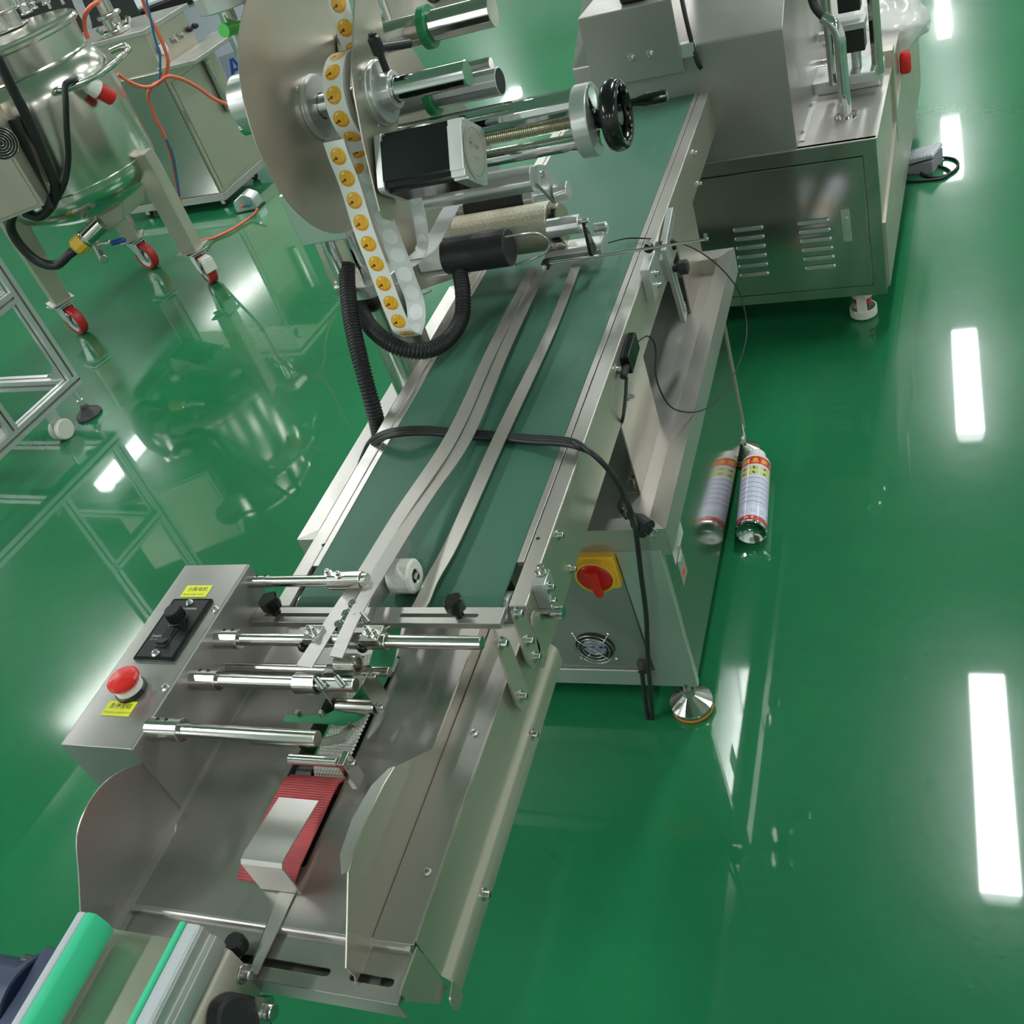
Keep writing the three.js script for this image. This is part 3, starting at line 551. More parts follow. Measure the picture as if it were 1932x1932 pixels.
// ------------------------------------------------------------------ control box with separator bars
{
  const yT = 0.76, x0 = -0.924, x1 = -0.82, z0 = -0.768, z1 = -0.484;
  const t = thing('separator_unit', 'stainless control box with emergency stop and speed knob, carrying separator bars across the infeed', 'control unit', [-0.80, 0.60, -0.63]);
  part(t, 'box_body', [slab('z', rounded([[x0, 0.615], [x1, 0.615], [x1, yT], [x0, yT]], [0, 0, 0.003, 0.003]), z0, z1, [], 0.0008)], M.housing);
  for (const [u, v] of [[407, 1150], [313, 1298]]) screw(t, ay(yT, u, v), V(0, 1, 0), 0.9);
  // speed control panel
  const pc = [[327, 1128], [400, 1129], [327, 1245], [250, 1243]].map(([u, v]) => ay(yT + 0.004, u, v));
  const px0 = (pc[0].x + pc[3].x) / 2, px1 = (pc[1].x + pc[2].x) / 2, pz0 = (pc[0].z + pc[1].z) / 2, pz1 = (pc[2].z + pc[3].z) / 2, W = px1 - px0, D = pz1 - pz0;
  const pan = part(t, 'speed_panel', slab('y', rounded([[px0, pz0], [px1, pz0], [px1, pz1], [px0, pz1]], 0.003), yT, yT + 0.004, [], 0.001), M.gloss, 'black speed control panel');
  const print = canvas(256, 420, (g, w, h) => {
    g.fillStyle = '#0c0d10'; g.fillRect(0, 0, w, h); g.fillStyle = '#c9ccd2'; g.strokeStyle = '#c9ccd2'; g.font = 'bold 19px sans-serif'; g.fillText('SPEED CONTROL', 62, 72);
    g.lineWidth = 3; g.beginPath(); g.arc(128, 150, 44, 0.75 * Math.PI, 0.25 * Math.PI); g.stroke();
    for (let k = 0; k <= 10; k++) { const a = 0.75 * Math.PI + k * 0.15 * Math.PI; g.beginPath(); g.moveTo(128 + 54 * Math.cos(a), 150 + 54 * Math.sin(a)); g.lineTo(128 + 62 * Math.cos(a), 150 + 62 * Math.sin(a)); g.stroke(); }
    g.font = 'bold 14px sans-serif'; g.fillText('RUN', 112, 224); g.fillText('STOP', 108, 350); g.font = 'bold 17px sans-serif'; g.beginPath(); g.arc(24, 272, 8, 0, 6.3); g.stroke(); g.fillText('MOTOR', 36, 279); g.font = '13px sans-serif'; g.fillText('M C O N', 20, 302);
  });
  const e = 0.004;
  part(pan, 'panel_print', sticker([V(px0 + e, yT + 0.004, pz0 + e), V(px1 - e, yT + 0.004, pz0 + e), V(px1 - e, yT + 0.004, pz1 - e), V(px0 + e, yT + 0.004, pz1 - e)], 0.0003), new THREE.MeshStandardMaterial({ map: print, roughness: 0.42 }), 'white printed scale and lettering');
  const kx = px0 + W * 0.5, kz = pz0 + D * 0.36;
  const ridges = []; for (let k = 0; k < 20; k++) { const a = k / 20 * 6.2832; ridges.push(rod(V(kx + 0.0108 * Math.cos(a), yT + 0.005, kz + 0.0108 * Math.sin(a)), V(kx + 0.0102 * Math.cos(a), yT + 0.02, kz + 0.0102 * Math.sin(a)), 0.0011, 0.0002, 6)); }
  part(pan, 'speed_knob', [turned([[0, 0], [0.0125, 0], [0.0125, 0.002], [0.0108, 0.003], [0.0103, 0.017], [0.0095, 0.0185], [0, 0.0185]], V(kx, yT + 0.004, kz), V(0, 1, 0), 32, 0.4), ...ridges], M.black, 'ribbed black knob');
  const rz = pz0 + D * 0.66;
  part(pan, 'rocker_switch', [slab('x', [[rz - 0.012, yT + 0.004], [rz + 0.012, yT + 0.004], [rz + 0.012, yT + 0.0095], [rz + 0.002, yT + 0.0055], [rz - 0.012, yT + 0.0075]], kx - 0.006, kx + 0.006), box(kx - 0.0085, kx + 0.0085, yT + 0.004, yT + 0.0055, rz - 0.0145, rz + 0.0145, 0.0008)], M.black, 'black rocker switch');
  screw(pan, V(kx, yT + 0.004, pz0 + 0.008).sub(V(0, 0, 0)), V(0, 1, 0), 0.85); screw(pan, V(kx, yT + 0.004, pz1 - 0.009), V(0, 1, 0), 0.95);
  // emergency stop
  const eb = ay(yT, 250, 1304), EB = (p) => turned(p, V(eb.x, yT, eb.z), V(0, 1, 0), 40, 0.45);
  const es = part(t, 'emergency_stop', EB([[0, 0], [0.0185, 0], [0.0185, 0.005], [0.017, 0.006], [0, 0.006]]), M.black, 'black collar of the emergency stop');
  part(es, 'stop_ring', EB([[0, 0.006], [0.0165, 0.006], [0.0165, 0.012], [0.0155, 0.0125], [0, 0.0125]]), M.white, 'white ring');
  part(es, 'stop_cap', EB([[0, 0.0125], [0.0125, 0.0125], [0.0135, 0.0155], [0.018, 0.0175], [0.0192, 0.0195], [0.0190, 0.0225], [0.017, 0.0245], [0.010, 0.0262], [0.0, 0.0268]]), plastic(C(0.72, 0.022, 0.02), 0.28), 'red mushroom button');
  const mk = (top, bottom, fs) => canvas(256, 128, (g, w, h) => { g.fillStyle = '#e8ea30'; g.fillRect(0, 0, w, h); g.strokeStyle = '#3c3a08'; g.fillStyle = '#3c3a08'; signs(g, top, 32, 20, 44, 6, 0.1); g.font = 'italic ' + fs + 'px sans-serif'; g.fillText(bottom, 12, 106); });
  const st = (a, m, n) => { const c = a.map(([u, v]) => ay(yT, u, v)); const xa = (c[0].x + c[3].x) / 2, xb = (c[1].x + c[2].x) / 2, za = (c[0].z + c[1].z) / 2, zb = (c[2].z + c[3].z) / 2; part(t, n, sticker([V(xa, yT, za), V(xb, yT, za), V(xb, yT, zb), V(xa, yT, zb)]), new THREE.MeshStandardMaterial({ map: m, roughness: 0.45 }), 'yellow sticker with black lettering'); };
  st([[353, 1105], [402, 1105], [388, 1127], [341, 1127]], mk('分瓶电机', 'Separating motor', 27), 'motor_sticker');
  st([[207, 1323], [260, 1324], [244, 1352], [190, 1350]], mk('急停按钮', 'Emergency stop button', 23), 'stop_sticker');
  // bars
  const bar = (name, y, z, xe, r, collar, rc) => {
    part(t, name, rodX(x1 - 0.004, xe, y, z, r, 0.0006), M.polished);
    if (collar) { const c = part(t, 'bar_collar', [rodX(x1 - 0.002, collar, y, z, rc, 0.0008)], M.polished); for (const dx of [0.012, 0.024]) part(c, 'set_screw', rod(V(x1 + dx, y + rc * 0.86, z - rc * 0.36), V(x1 + dx, y + rc * 0.99, z - rc * 0.40), 0.0022, 0.0002, 10), M.dark); }
  };
  bar('cross_bar', 0.742, -0.754, -0.655, 0.0070, -0.792, 0.0078);
  bar('cross_bar', 0.737, -0.662, -0.468, 0.0076, -0.787, 0.0122);
  bar('cross_bar', 0.736, -0.600, -0.600, 0.0080, -0.783, 0.0125);
  bar('cross_bar', 0.700, -0.649, -0.592, 0.0060);
  bar('cross_bar', 0.751, -0.518, -0.603, 0.0083, -0.777, 0.0130);
  // slotted flat bar
  const fb = { y: 0.708, za: -0.742, zb: -0.716 };
  part(t, 'slotted_bar', slab('y', [[x1, fb.za], [-0.474, fb.za], [-0.474, fb.zb], [x1, fb.zb]], fb.y - 0.009, fb.y, [slot(-0.605, -0.7285, -0.507, -0.7285, 0.0035), slot(-0.80, -0.7285, -0.70, -0.7285, 0.0035)], 0.0005), M.steel);
  const knob = (x, z, y, s) => { const o = []; for (let k = 0; k < 5; k++) { const a = k / 5 * 6.2832; o.push([x + s * Math.cos(a), z + s * Math.sin(a)]); o.push([x + s * 0.8 * Math.cos(a + 0.628), z + s * 0.8 * Math.sin(a + 0.628)]); } return [slab('y', rounded(o, s * 0.3, 3), y + 0.010, y + 0.028, [], 0.002), rod(V(x, y, z), V(x, y + 0.012, z), s * 0.45)]; };
  part(t, 'star_knob', knob(-0.528, -0.7285, fb.y, 0.0135), M.gloss, 'black star knob');
  part(t, 'star_knob', knob(-0.783, -0.7285, fb.y + 0.003, 0.0145), M.gloss, 'black star knob');
  // brackets on the cheek
  const xb = -0.4665, pl = (list) => plate(rounded(list.map(([u, v]) => { const p = ax(xb, u, v); return [p.z, p.y]; }), 0.004, 3).map(([z, y]) => V(xb, y, z)), V(1, 0, 0), 0.0028);
  part(t, 'bar_bracket', pl([[930, 1207], [944, 1199], [957, 1208], [993, 1302], [992, 1328], [982, 1344], [972, 1330]]), M.satin, 'tapered bar bracket');
  part(t, 'bar_bracket', pl([[962, 1153], [975, 1146], [987, 1152], [1016, 1222], [1014, 1240], [1002, 1264], [990, 1245]]), M.satin, 'tapered bar bracket');
  part(t, 'stop_plate', pl([[1000, 1165], [1006, 1150], [1014, 1158], [1030, 1235], [1022, 1262], [1012, 1225]]), M.satin);
  for (const [u, v, s] of [[944, 1214, 0.0048], [983, 1313, 0.0042], [973, 1157, 0.0048], [995, 1209, 0.0042], [1009, 1239, 0.0042]]) bolt(t, ax(xb + 0.0028, u, v), V(1, 0, 0), s);
  // guide strips over the belt; each row: left pixel, right pixel, height
  const guide = (rows, label) => { const c = rows.map(([a, b, c2, d, y]) => [ay(y, a, b), ay(y, c2, d)]), L = curve(c.map((p) => p[0])), R = curve(c.map((p) => p[1])), o = []; for (let k = 0; k <= 40; k++) o.push([L.getPoint(k / 40), R.getPoint(k / 40)]); return part(t, 'guide_strip', strip(o, 0.0016, 0.9), M.strip, label); };
  guide([[559, 1256, 589, 1260, 0.752], [628, 1150, 652, 1156, 0.742], [668, 1090, 692, 1097, 0.732], [745, 966, 768, 973, 0.714], [838, 827, 860, 833, 0.70], [921, 655, 939, 660, 0.692], [998, 505, 1012, 508, 0.686]], 'long thin guide strip welded to a ring');
  guide([[622, 1238, 646, 1242, 0.757], [657, 1160, 680, 1165, 0.75], [728, 1036, 750, 1046, 0.724], [795, 930, 816, 940, 0.706], [865, 830, 886, 837, 0.696], [944, 655, 962, 660, 0.690], [1012, 508, 1030, 512, 0.684]], 'long thin guide strip beside the first one');
  guide([[716, 1192, 738, 1180, 0.705], [748, 1182, 770, 1172, 0.694], [777, 1146, 803, 1148, 0.684], [803, 1092, 826, 1098, 0.680], [837, 1030, 862, 1034, 0.678], [937, 812, 960, 817, 0.678], [1032, 620, 1048, 625, 0.678], [1088, 477, 1104, 480, 0.678]], 'single guide strip along the belt middle');
  const g1 = ay(0.744, 575, 1280), g2 = ay(0.755, 632, 1258);
  part(t, 'strip_ring', pipe(g1.x - 0.014, g1.x + 0.014, 0.736, -0.600, 0.0125, 0.0092), M.polished, 'ring welded to the strip');
  part(t, 'strip_ring', pipe(g2.x - 0.013, g2.x + 0.013, 0.737, -0.628, 0.012, 0.0085), M.polished);
  // clamps and screws around the bars
  part(t, 'bar_sleeve', [pipe(-0.672, -0.585, 0.737, -0.662, 0.0098, 0.0078)], M.polished);
  part(t, 'sleeve_clamp', box(-0.688, -0.668, 0.742, 0.752, -0.673, -0.650, 0.001), M.polished);
  part(t, 'sleeve_clamp', box(-0.612, -0.588, 0.742, 0.752, -0.673, -0.650, 0.001), M.polished);
  for (const [x, z] of [[-0.683, -0.664], [-0.673, -0.660], [-0.606, -0.664], [-0.594, -0.660]]) bolt(t, V(x, 0.752, z), V(0, 1, 0), 0.0034);
  for (const [u, v] of [[640, 1181], [655, 1160], [668, 1140], [672, 1168]]) bolt(t, ay(0.742, u, v), V(0.3, 1, 0.4), 0.0042);
  for (const [u, v] of [[680, 1158], [597, 1280], [634, 1276]]) { const p = ay(0.748, u, v); part(t, 'clamp_screw', rod(p, p.clone().add(V(0.012, -0.006, 0.009)), 0.0034, 0.0005, 10), M.bolt); }
  for (const [u, v] of [[684, 1221], [573, 1220]]) { const p = ay(0.735, u, v); part(t, 'thumb_knob', new THREE.SphereGeometry(0.007, 14, 10).translate(p.x, p.y, p.z), M.gloss, 'small black thumb knob'); }
  // pressure roller with wire fork on the short bar
  const wa = [[618, 1240], [622, 1252], [682, 1250], [683, 1318]].map(([u, v]) => ay(0.735, u, v));
  const fork = ax(-0.6, 690, 1290);
  part(t, 'roller_fork', [box(-0.605, -0.6035, 0.664, 0.722, -0.640, -0.612, 0.0006), box(-0.662, -0.6605, 0.664, 0.722, -0.640, -0.612, 0.0006), box(-0.662, -0.6035, 0.7205, 0.722, -0.640, -0.630, 0.0005)], M.polished);
  part(t, 'pressure_roller', rodX(-0.658, -0.607, 0.676, -0.617, 0.0085), M.polished);
  bolt(t, V(-0.6035, 0.676, -0.617), V(1, 0, 0), 0.0034); bolt(t, V(-0.6035, 0.712, -0.632), V(1, 0, 0), 0.003);
  // green rubber flap
  const flapRows = [[535, 1362, 541, 1349, 0.670, 0.674], [578, 1364, 584, 1349, 0.668, 0.674], [620, 1366, 618, 1346, 0.666, 0.675], [652, 1369, 636, 1337, 0.662, 0.677], [685, 1353, 660, 1322, 0.660, 0.680], [713, 1312, 688, 1284, 0.660, 0.684], [737, 1264, 700, 1243, 0.660, 0.690], [750, 1215, 714, 1204, 0.664, 0.696], [757, 1178, 730, 1170, 0.670, 0.700]];
  const fl = flapRows.map(([a, b, c2, d, y0, y1]) => [ay(y0, a, b), ay(y1, c2, d)]), FL = curve(fl.map((p) => p[0])), FR = curve(fl.map((p) => p[1])), fo = [];
  for (let k = 0; k <= 48; k++) fo.push([FL.getPoint(k / 48), FR.getPoint(k / 48)]);
  part(t, 'rubber_flap', strip(fo, 0.003, 0.9), M.green, 'curved green rubber flap');
  for (const [u, v] of [[565, 1350], [609, 1350]]) { const p = ay(0.674, u, v); part(t, 'flap_screw', rod(p, p.clone().add(V(0, 0.008, 0)), 0.0032), M.bolt); }
  part(t, 'flap_clamp', [rodX(-0.675, -0.612, 0.690, -0.532, 0.006), box(-0.606, -0.598, 0.655, 0.70, -0.54, -0.522, 0.001)], M.polished);
  bolt(t, V(-0.598, 0.69, -0.532), V(1, 0, 0), 0.004);
  const bladeP = [[470, 1402], [478, 1398], [610, 1399], [662, 1385], [672, 1371], [668, 1370], [640, 1396], [560, 1411]].map(([u, v]) => ay(0.664, u, v));
  part(t, 'deflector_blade', [strip([[ay(0.668, 470, 1404), ay(0.690, 474, 1398)], [ay(0.662, 555, 1411), ay(0.69, 545, 1399)], [ay(0.658, 607, 1408), ay(0.692, 600, 1396)], [ay(0.658, 652, 1401), ay(0.692, 640, 1385)], [ay(0.66, 672, 1374), ay(0.69, 660, 1362)]], 0.0012, 1)], M.polished, 'thin curved deflector blade');
  // nylon wheel on its arm
  const w = ay(0.6875, 776, 1088), wr = 0.0225;
  part(t, 'nylon_wheel', turned([[0.009, 0], [wr - 0.002, 0], [wr, 0.002], [wr, 0.030], [wr - 0.003, 0.033], [0.010, 0.033], [0.009, 0.031]], V(w.x - 0.026, 0.6645 + 0.0015 + wr, w.z), V(1, 0, 0), 40, 0.5), M.nylon, 'white nylon wheel');
  part(t, 'wheel_axle', turned([[0, 0], [0.0088, 0], [0.0088, 0.028], [0.0055, 0.029], [0.005, 0.036], [0, 0.036]], V(w.x - 0.026, 0.6645 + 0.0015 + wr, w.z), V(1, 0, 0), 24, 0.4), M.polished);
  const armA = [[766, 1012, 0.715], [776, 1020, 0.705], [772, 1035, 0.69], [703, 1168, 0.70], [690, 1172, 0.715], [700, 1140, 0.725]];
  const xw = w.x - 0.030, arm = [[768, 1014], [777, 1022], [775, 1040], [742, 1108], [700, 1172], [686, 1166], [700, 1130]].map(([u, v]) => ax(xw, u, v));
  part(t, 'wheel_arm', plate(arm, V(-1, 0, 0), 0.005), M.alu, 'pale aluminium wheel arm');
  const pv = ax(xw - 0.02, 682, 1097);
  part(t, 'arm_pivot', [pipe(-0.70, -0.655, 0.742, -0.754, 0.0115, 0.0071), rodX(-0.66, -0.648, 0.742, -0.754, 0.009)], M.polished);
  for (const [x, z] of [[-0.70, -0.756], [-0.683, -0.752]]) bolt(t, V(x, 0.7525, z), V(0, 1, 0), 0.0032);
}
console.log('separator');

// ------------------------------------------------------------------ labelling head
const REEL = { y: 1.10, z: -1.412 }, WL = -0.809, WR = -0.775;
{
  const t = thing('labelling_head', 'tilted labelling head with steel reel disc, black stepper motor, rollers and handwheel, above the belt', 'labelling head', [-0.85, 0.70, -1.5]);
  const { y: ry, z: rz } = REEL;
  const P = (x, list) => list.map(([u, v]) => ax(x, u, v));
  // main plate and its folded front
  const xp = -0.876;
  const pl = P(xp, [[694, 400], [712, 455], [742, 532], [765, 560], [800, 545], [862, 524], [915, 470], [930, 400], [900, 310], [850, 215], [801, 128], [767, 70], [727, 78], [700, 160], [690, 300]]);
  part(t, 'main_plate', plate(pl, V(-1, 0, 0), 0.004), M.satin, 'tilted steel main plate');
  const sec = P(xp, [[668, 330], [690, 392], [712, 455], [728, 500], [738, 522], [746, 540], [756, 553], [770, 560], [790, 560], [815, 548]]).map((p) => [p.z, p.y]);
  part(t, 'folded_front', bentX(sec, -0.995, xp, 0.003, 1.2), M.satin, 'rounded folded steel front');
  part(t, 'back_plate', plate(P(xp, [[694, 400], [742, 532], [765, 558], [815, 546], [850, 400], [800, 250], [740, 200]]).map((p) => p.setX(-0.992)), V(-1, 0, 0), 0.003), M.satin);
  // reel
  const rim = ax(-0.862, 655, 437), R = Math.hypot(rim.y - ry, rim.z - rz);
  const disc = part(t, 'reel_disc', turned([[0.02, 0], [R - 0.0004, 0], [R, 0.0006], [R - 0.0004, 0.0016], [0.02, 0.0016]], V(-0.8645, ry, rz), V(1, 0, 0), 96, 0.3), M.satin, 'large round steel reel disc');
  const prof = (x, p, seg = 48) => turned(p, V(x, ry, rz), V(1, 0, 0), seg, 0.4);
  part(t, 'inner_hub', [prof(-0.8628, [[0.019, 0], [0.047, 0], [0.0475, 0.0006], [0.0475, 0.005], [0.0455, 0.006], [0.0455, 0.011], [0.0445, 0.0115], [0.019, 0.0115]])], M.alu, 'turned aluminium hub flange');
  for (let k = 0; k < 3; k++) { const a = 0.9 + k * 2.094; screw(t, V(-0.8628, ry + 0.051 * Math.sin(a), rz + 0.051 * Math.cos(a)), V(1, 0, 0), 0.55); }
  part(t, 'outer_hub', [prof(-0.7665, [[0.019, 0], [0.043, 0], [0.043, 0.007], [0.019, 0.007]]), prof(-0.757, [[0.019, 0], [0.046, 0], [0.0462, 0.006], [0.0445, 0.0075], [0.0445, 0.014], [0.0435, 0.0148], [0.019, 0.0148]]), prof(-0.7425, [[0.019, 0], [0.027, 0], [0.027, 0.017], [0.026, 0.018], [0.0205, 0.018], [0.02, 0.020], [0.019, 0.020]])], M.alu, 'turned aluminium clamp hub');
  const bl = P(-0.757, [[672, -40], [670, 0], [665, 103], [664, 135], [669, 178], [686, 269], [717, 398], [724, 411], [733, 415], [742, 417], [746, 402], [750, 280], [752, 224], [747, 180], [738, 130], [724, 60], [713, 0], [706, -40]]);
  part(t, 'reel_arm', plate(bl, V(-1, 0, 0), 0.0022), M.satin, 'long tapered reel cover arm');
  for (let k = 0; k < 4; k++) { const a = 0.75 + k * 1.5708; screw(t, V(-0.757, ry + 0.050 * Math.sin(a), rz + 0.050 * Math.cos(a) * 0.9), V(1, 0, 0), 0.5); }
  part(t, 'reel_shaft', rodX(-1.0, -0.6085, ry, rz, 0.018, 0.001, 36), M.chrome, 'chromed reel shaft');
  part(t, 'brake_hub', [rodX(-0.985, -0.945, ry + 0.03, rz, 0.042, 0.002, 40), rodX(-0.945, -0.90, ry + 0.03, rz, 0.05, 0.002, 40)], M.alu);
  // clamp lever
  const lv = V(-0.7325, ry + 0.026, rz - 0.006);
  part(t, 'clamp_lever', [rod(lv, lv.clone().add(V(0, 0.028, 0.002)), 0.0055), rod(lv.clone().add(V(0, 0.024, 0.002)), lv.clone().add(V(0, 0.052, 0.004)), 0.0095, 0.003), rod(lv.clone().add(V(0, 0.034, 0.002)), lv.clone().add(V(0.03, 0.018, -0.045)), 0.0062, 0.002), rod(lv.clone().add(V(0, 0.052, 0.004)), lv.clone().add(V(0, 0.056, 0.004)), 0.006)], M.black, 'black clamp lever');
  // stepper motor
  const my = 1.007, mz = -1.357, A = [-0.58, -0.815], B = [-0.80, 0.60];
  const mp = (a, b) => [mz + 0.043 * (a * A[1] + b * B[1]), my + 0.043 * (a * A[0] + b * B[0])];
  const cross = (k, n) => [[-1, -1], [1, -1], [1, 1], [-1, 1]].flatMap(([sx, sy]) => { const e = [[sx * k, sy], [sx * k, sy * n], [sx * n, sy * n], [sx * n, sy * k]].map(([a, b]) => [a, b]); const r = [[sx, sy * k], [sx * n, sy * k], [sx * n, sy * n], [sx * k, sy * n], [sx * k, sy]]; return (sx * sy > 0 ? r : r.reverse()); });
  const body = cross(0.66, 0.86).map(([a, b]) => mp(a, b));
  const capo = rounded([[-1, -1], [1, -1], [1, 1], [-1, 1]].map(([a, b]) => mp(a, b)), 0.012, 4);
  const mot = part(t, 'stepper_motor', slab('x', body, -0.742, -0.632, [], 0.001), M.gloss, 'black stepper motor body');
  part(mot, 'front_flange', slab('x', capo, -0.752, -0.7405, [], 0.001), M.alu);
  part(mot, 'end_cap', slab('x', cross(0.72, 0.93).map(([a, b]) => mp(a, b)), -0.6335, -0.611, [], 0.0012), M.alu, 'cast aluminium end cap');
  const disk = canvas(256, 256, (g) => { g.fillStyle = '#c9c5bd'; g.fillRect(0, 0, 256, 256); g.strokeStyle = '#85827c'; g.lineWidth = 4; g.beginPath(); g.arc(128, 128, 112, 0, 6.3); g.stroke(); g.lineWidth = 3; g.beginPath(); g.arc(84, 92, 22, 0, 6.3); g.stroke(); g.beginPath(); g.arc(84, 92, 9, 0, 6.3); g.fillStyle = '#6b6862'; g.fill(); g.fillStyle = '#6f6c66'; g.font = 'bold 26px sans-serif'; g.fillText('STEP', 118, 110); g.font = '15px sans-serif'; g.fillText('MOTOR', 112, 160); g.fillText('V  A', 120, 182); });
  const face = new THREE.CircleGeometry(0.0385, 40).rotateY(Math.PI / 2).rotateX(-0.62).translate(-0.6104, my, mz);
  part(mot, 'end_plate', [face], new THREE.MeshStandardMaterial({ map: disk, roughness: 0.35, metalness: 0.6 }), 'printed round end plate');
  // lateral adjuster: two guide shafts, lead screw, disc and handwheel
  const hy = 0.972, hz = -1.51;
  const s1 = ax(-0.47, 1100, 190), s2 = ax(-0.47, 1118, 262), sc = ax(-0.47, 1108, 225);
  part(t, 'guide_shaft', rodX(-0.80, -0.455, s1.y, s1.z, 0.0205, 0.001, 36), M.chrome, 'thick chromed guide shaft');
  part(t, 'guide_shaft', rodX(-0.80, -0.455, s2.y, s2.z, 0.0125, 0.001, 32), M.chrome, 'thin chromed guide shaft');
  const thread = []; for (let k = 0; k <= 190; k++) { const x = k * 0.0017; thread.push([k % 2 ? 0.0105 : 0.0092, x]); } thread.unshift([0, 0]); thread.push([0, 190 * 0.0017]);
  part(t, 'lead_screw', turned(thread, V(-0.79, sc.y + 0.0, sc.z + 0.0), V(1, 0, 0), 24, 0.3), M.brass, 'threaded lead screw');
  const dz = (s1.z + s2.z) / 2, dy = (s1.y + s2.y) / 2 - 0.001;
  part(t, 'end_disc', rodX(-0.482, -0.457, dy, dz, 0.052, 0.0015, 56), M.alu, 'round aluminium end disc');
  for (const s of [s1, s2]) part(t, 'disc_hole', rodX(-0.4575, -0.4568, s.y + 0.004, s.z, 0.0075, 0, 20), M.dark);
  const wheel = (cx, cy, cz, n, s) => {
    const q = new THREE.Quaternion().setFromUnitVectors(V(0, 1, 0), n);
    const rimP = []; for (let k = 0; k <= 26; k++) { const a = k / 26 * 6.2832; rimP.push([0.043 + 0.0085 * Math.cos(a), 0.030 + 0.0135 * Math.sin(a)]); }
    const g = [new THREE.LatheGeometry(rimP.map(([a, b]) => new THREE.Vector2(a, b)), 56)];
    const hubP = [[0, 0], [0.013, 0], [0.014, 0.002], [0.015, 0.018], [0.037, 0.022], [0.037, 0.027], [0.017, 0.026], [0.015, 0.036], [0, 0.036]];
    g.push(crease(new THREE.LatheGeometry(hubP.map(([a, b]) => new THREE.Vector2(a, b)), 36), 0.5));
    for (let k = 0; k < 9; k++) { const a = k / 9 * 6.2832; g.push(rod(V(0.0405 * Math.cos(a), 0.034, 0.0405 * Math.sin(a)), V(0.0405 * Math.cos(a), 0.043, 0.0405 * Math.sin(a)), 0.0055, 0.002, 10)); }
    return g.map((k) => k.applyQuaternion(q).translate(cx, cy, cz));
  };
  const hw = part(t, 'handwheel', wheel(-0.456, dy, dz, V(1, 0, 0)), M.gloss, 'black handwheel with notched rim');
  const hd = ax(-0.41, 1210, 190);
  part(hw, 'crank_handle', turned([[0, 0], [0.006, 0], [0.0065, 0.006], [0.0095, 0.022], [0.0098, 0.05], [0.0085, 0.055], [0, 0.056]], V(-0.425, hd.y, hd.z), V(1, 0, 0), 24, 0.5), M.gloss, 'black crank handle');
  // rollers; ends read at their right faces
  const G = { y: 1.139, z: -1.553 }, Aa = { y: 1.053, z: -1.502 }, T = { y: 1.03, z: -1.68 };
  part(t, 'guide_roller', rodX(-0.86, -0.600, G.y, G.z, 0.0225, 0.001, 40), M.polished, 'polished steel guide roller');
  part(t, 'roller_ring', pipe(-0.716, -0.703, G.y, G.z, 0.0315, 0.0226, 40), M.green, 'green rubber ring');
  part(t, 'guide_roller', [rodX(-0.86, -0.600, Aa.y, Aa.z, 0.0205, 0.0008, 40)], M.aluDark, 'pale aluminium guide roller');
  part(t, 'roller_ring', pipe(-0.722, -0.709, Aa.y, Aa.z, 0.029, 0.0206, 40), M.green, 'green rubber ring');
  part(t, 'roller_end', rodX(-0.5999, -0.5994, Aa.y, Aa.z, 0.0185, 0, 32), M.dark);
  part(t, 'guide_roller', rodX(-0.86, -0.678, T.y, T.z, 0.0115, 0.001, 28), M.polished, 'thin steel guide roller');
  // press arm bar with knurled knob
  const ba = ax(-0.612, 1008, 338), by = ba.y, bz = ba.z;
  part(t, 'press_bar', [slab('x', rounded([[bz - 0.028, by + 0.002], [bz - 0.013, by + 0.023], [bz + 0.010, by + 0.022], [bz + 0.024, by - 0.002], [bz + 0.010, by - 0.020], [bz - 0.015, by - 0.018]], 0.012, 5), -0.815, -0.612, [], 0.001)], M.alu, 'rounded aluminium press bar');
  const kb = ax(-0.60, 1052, 364);
  const ab = plate(rounded([[1014, 310], [1030, 312], [1060, 352], [1064, 376], [1050, 384], [1014, 345]].map(([u, v]) => { const p = ax(-0.607, u, v); return [p.z, p.y]; }), 0.006, 3).map(([z, y]) => V(-0.607, y, z)), V(-1, 0, 0), 0.006);
  part(t, 'press_arm', ab, M.alu, 'flat press arm');
  const pin = ax(-0.607, 1023, 330); part(t, 'arm_pin', rodX(-0.608, -0.6045, pin.y, pin.z, 0.0075), M.chrome);
  const kn = []; for (let k = 0; k < 26; k++) { const a = k / 26 * 6.2832; kn.push(rod(V(-0.602, kb.y + 0.0165 * Math.sin(a), kb.z + 0.0165 * Math.cos(a)), V(-0.581, kb.y + 0.0165 * Math.sin(a + 0.25), kb.z + 0.0165 * Math.cos(a + 0.25)), 0.0008, 0.0002, 5)); }
  part(t, 'knurled_knob', [rodX(-0.604, -0.579, kb.y, kb.z, 0.0165, 0.0015, 36), ...kn], M.alu, 'knurled aluminium knob');
  part(t, 'pinch_roller', rodX(-0.812, -0.694, 0.785, -1.687, 0.0175, 0.001, 36), M.rubber, 'black pinch roller');
  part(t, 'pinch_collar', [rodX(-0.693, -0.673, 0.785, -1.687, 0.0165, 0.001, 32), rodX(-0.674, -0.645, 0.785, -1.687, 0.0048, 0.0005, 16)], M.alu);
  part(t, 'pinch_core', rodX(-0.83, -0.812, 0.785, -1.687, 0.014, 0.001, 28), M.alu);
  const sand = noise(256, 256, [[200, 200, 1, 71], [90, 90, 0.5, 73]]);
  const rough = new THREE.MeshStandardMaterial({ color: C(0.62, 0.57, 0.47), metalness: 1, roughness: 0.5, bumpMap: rep(grey(256, 256, sand, 0, 1), 9), bumpScale: 0.0012 });
  part(t, 'drive_roller', rodX(-0.825, -0.638, 0.746, -1.646, 0.043, 0.001, 56), rough, 'sandblasted drive roller');
  part(t, 'drive_roller_cap', [rodX(-0.637, -0.622, 0.746, -1.646, 0.032, 0.001, 32)], M.gloss);
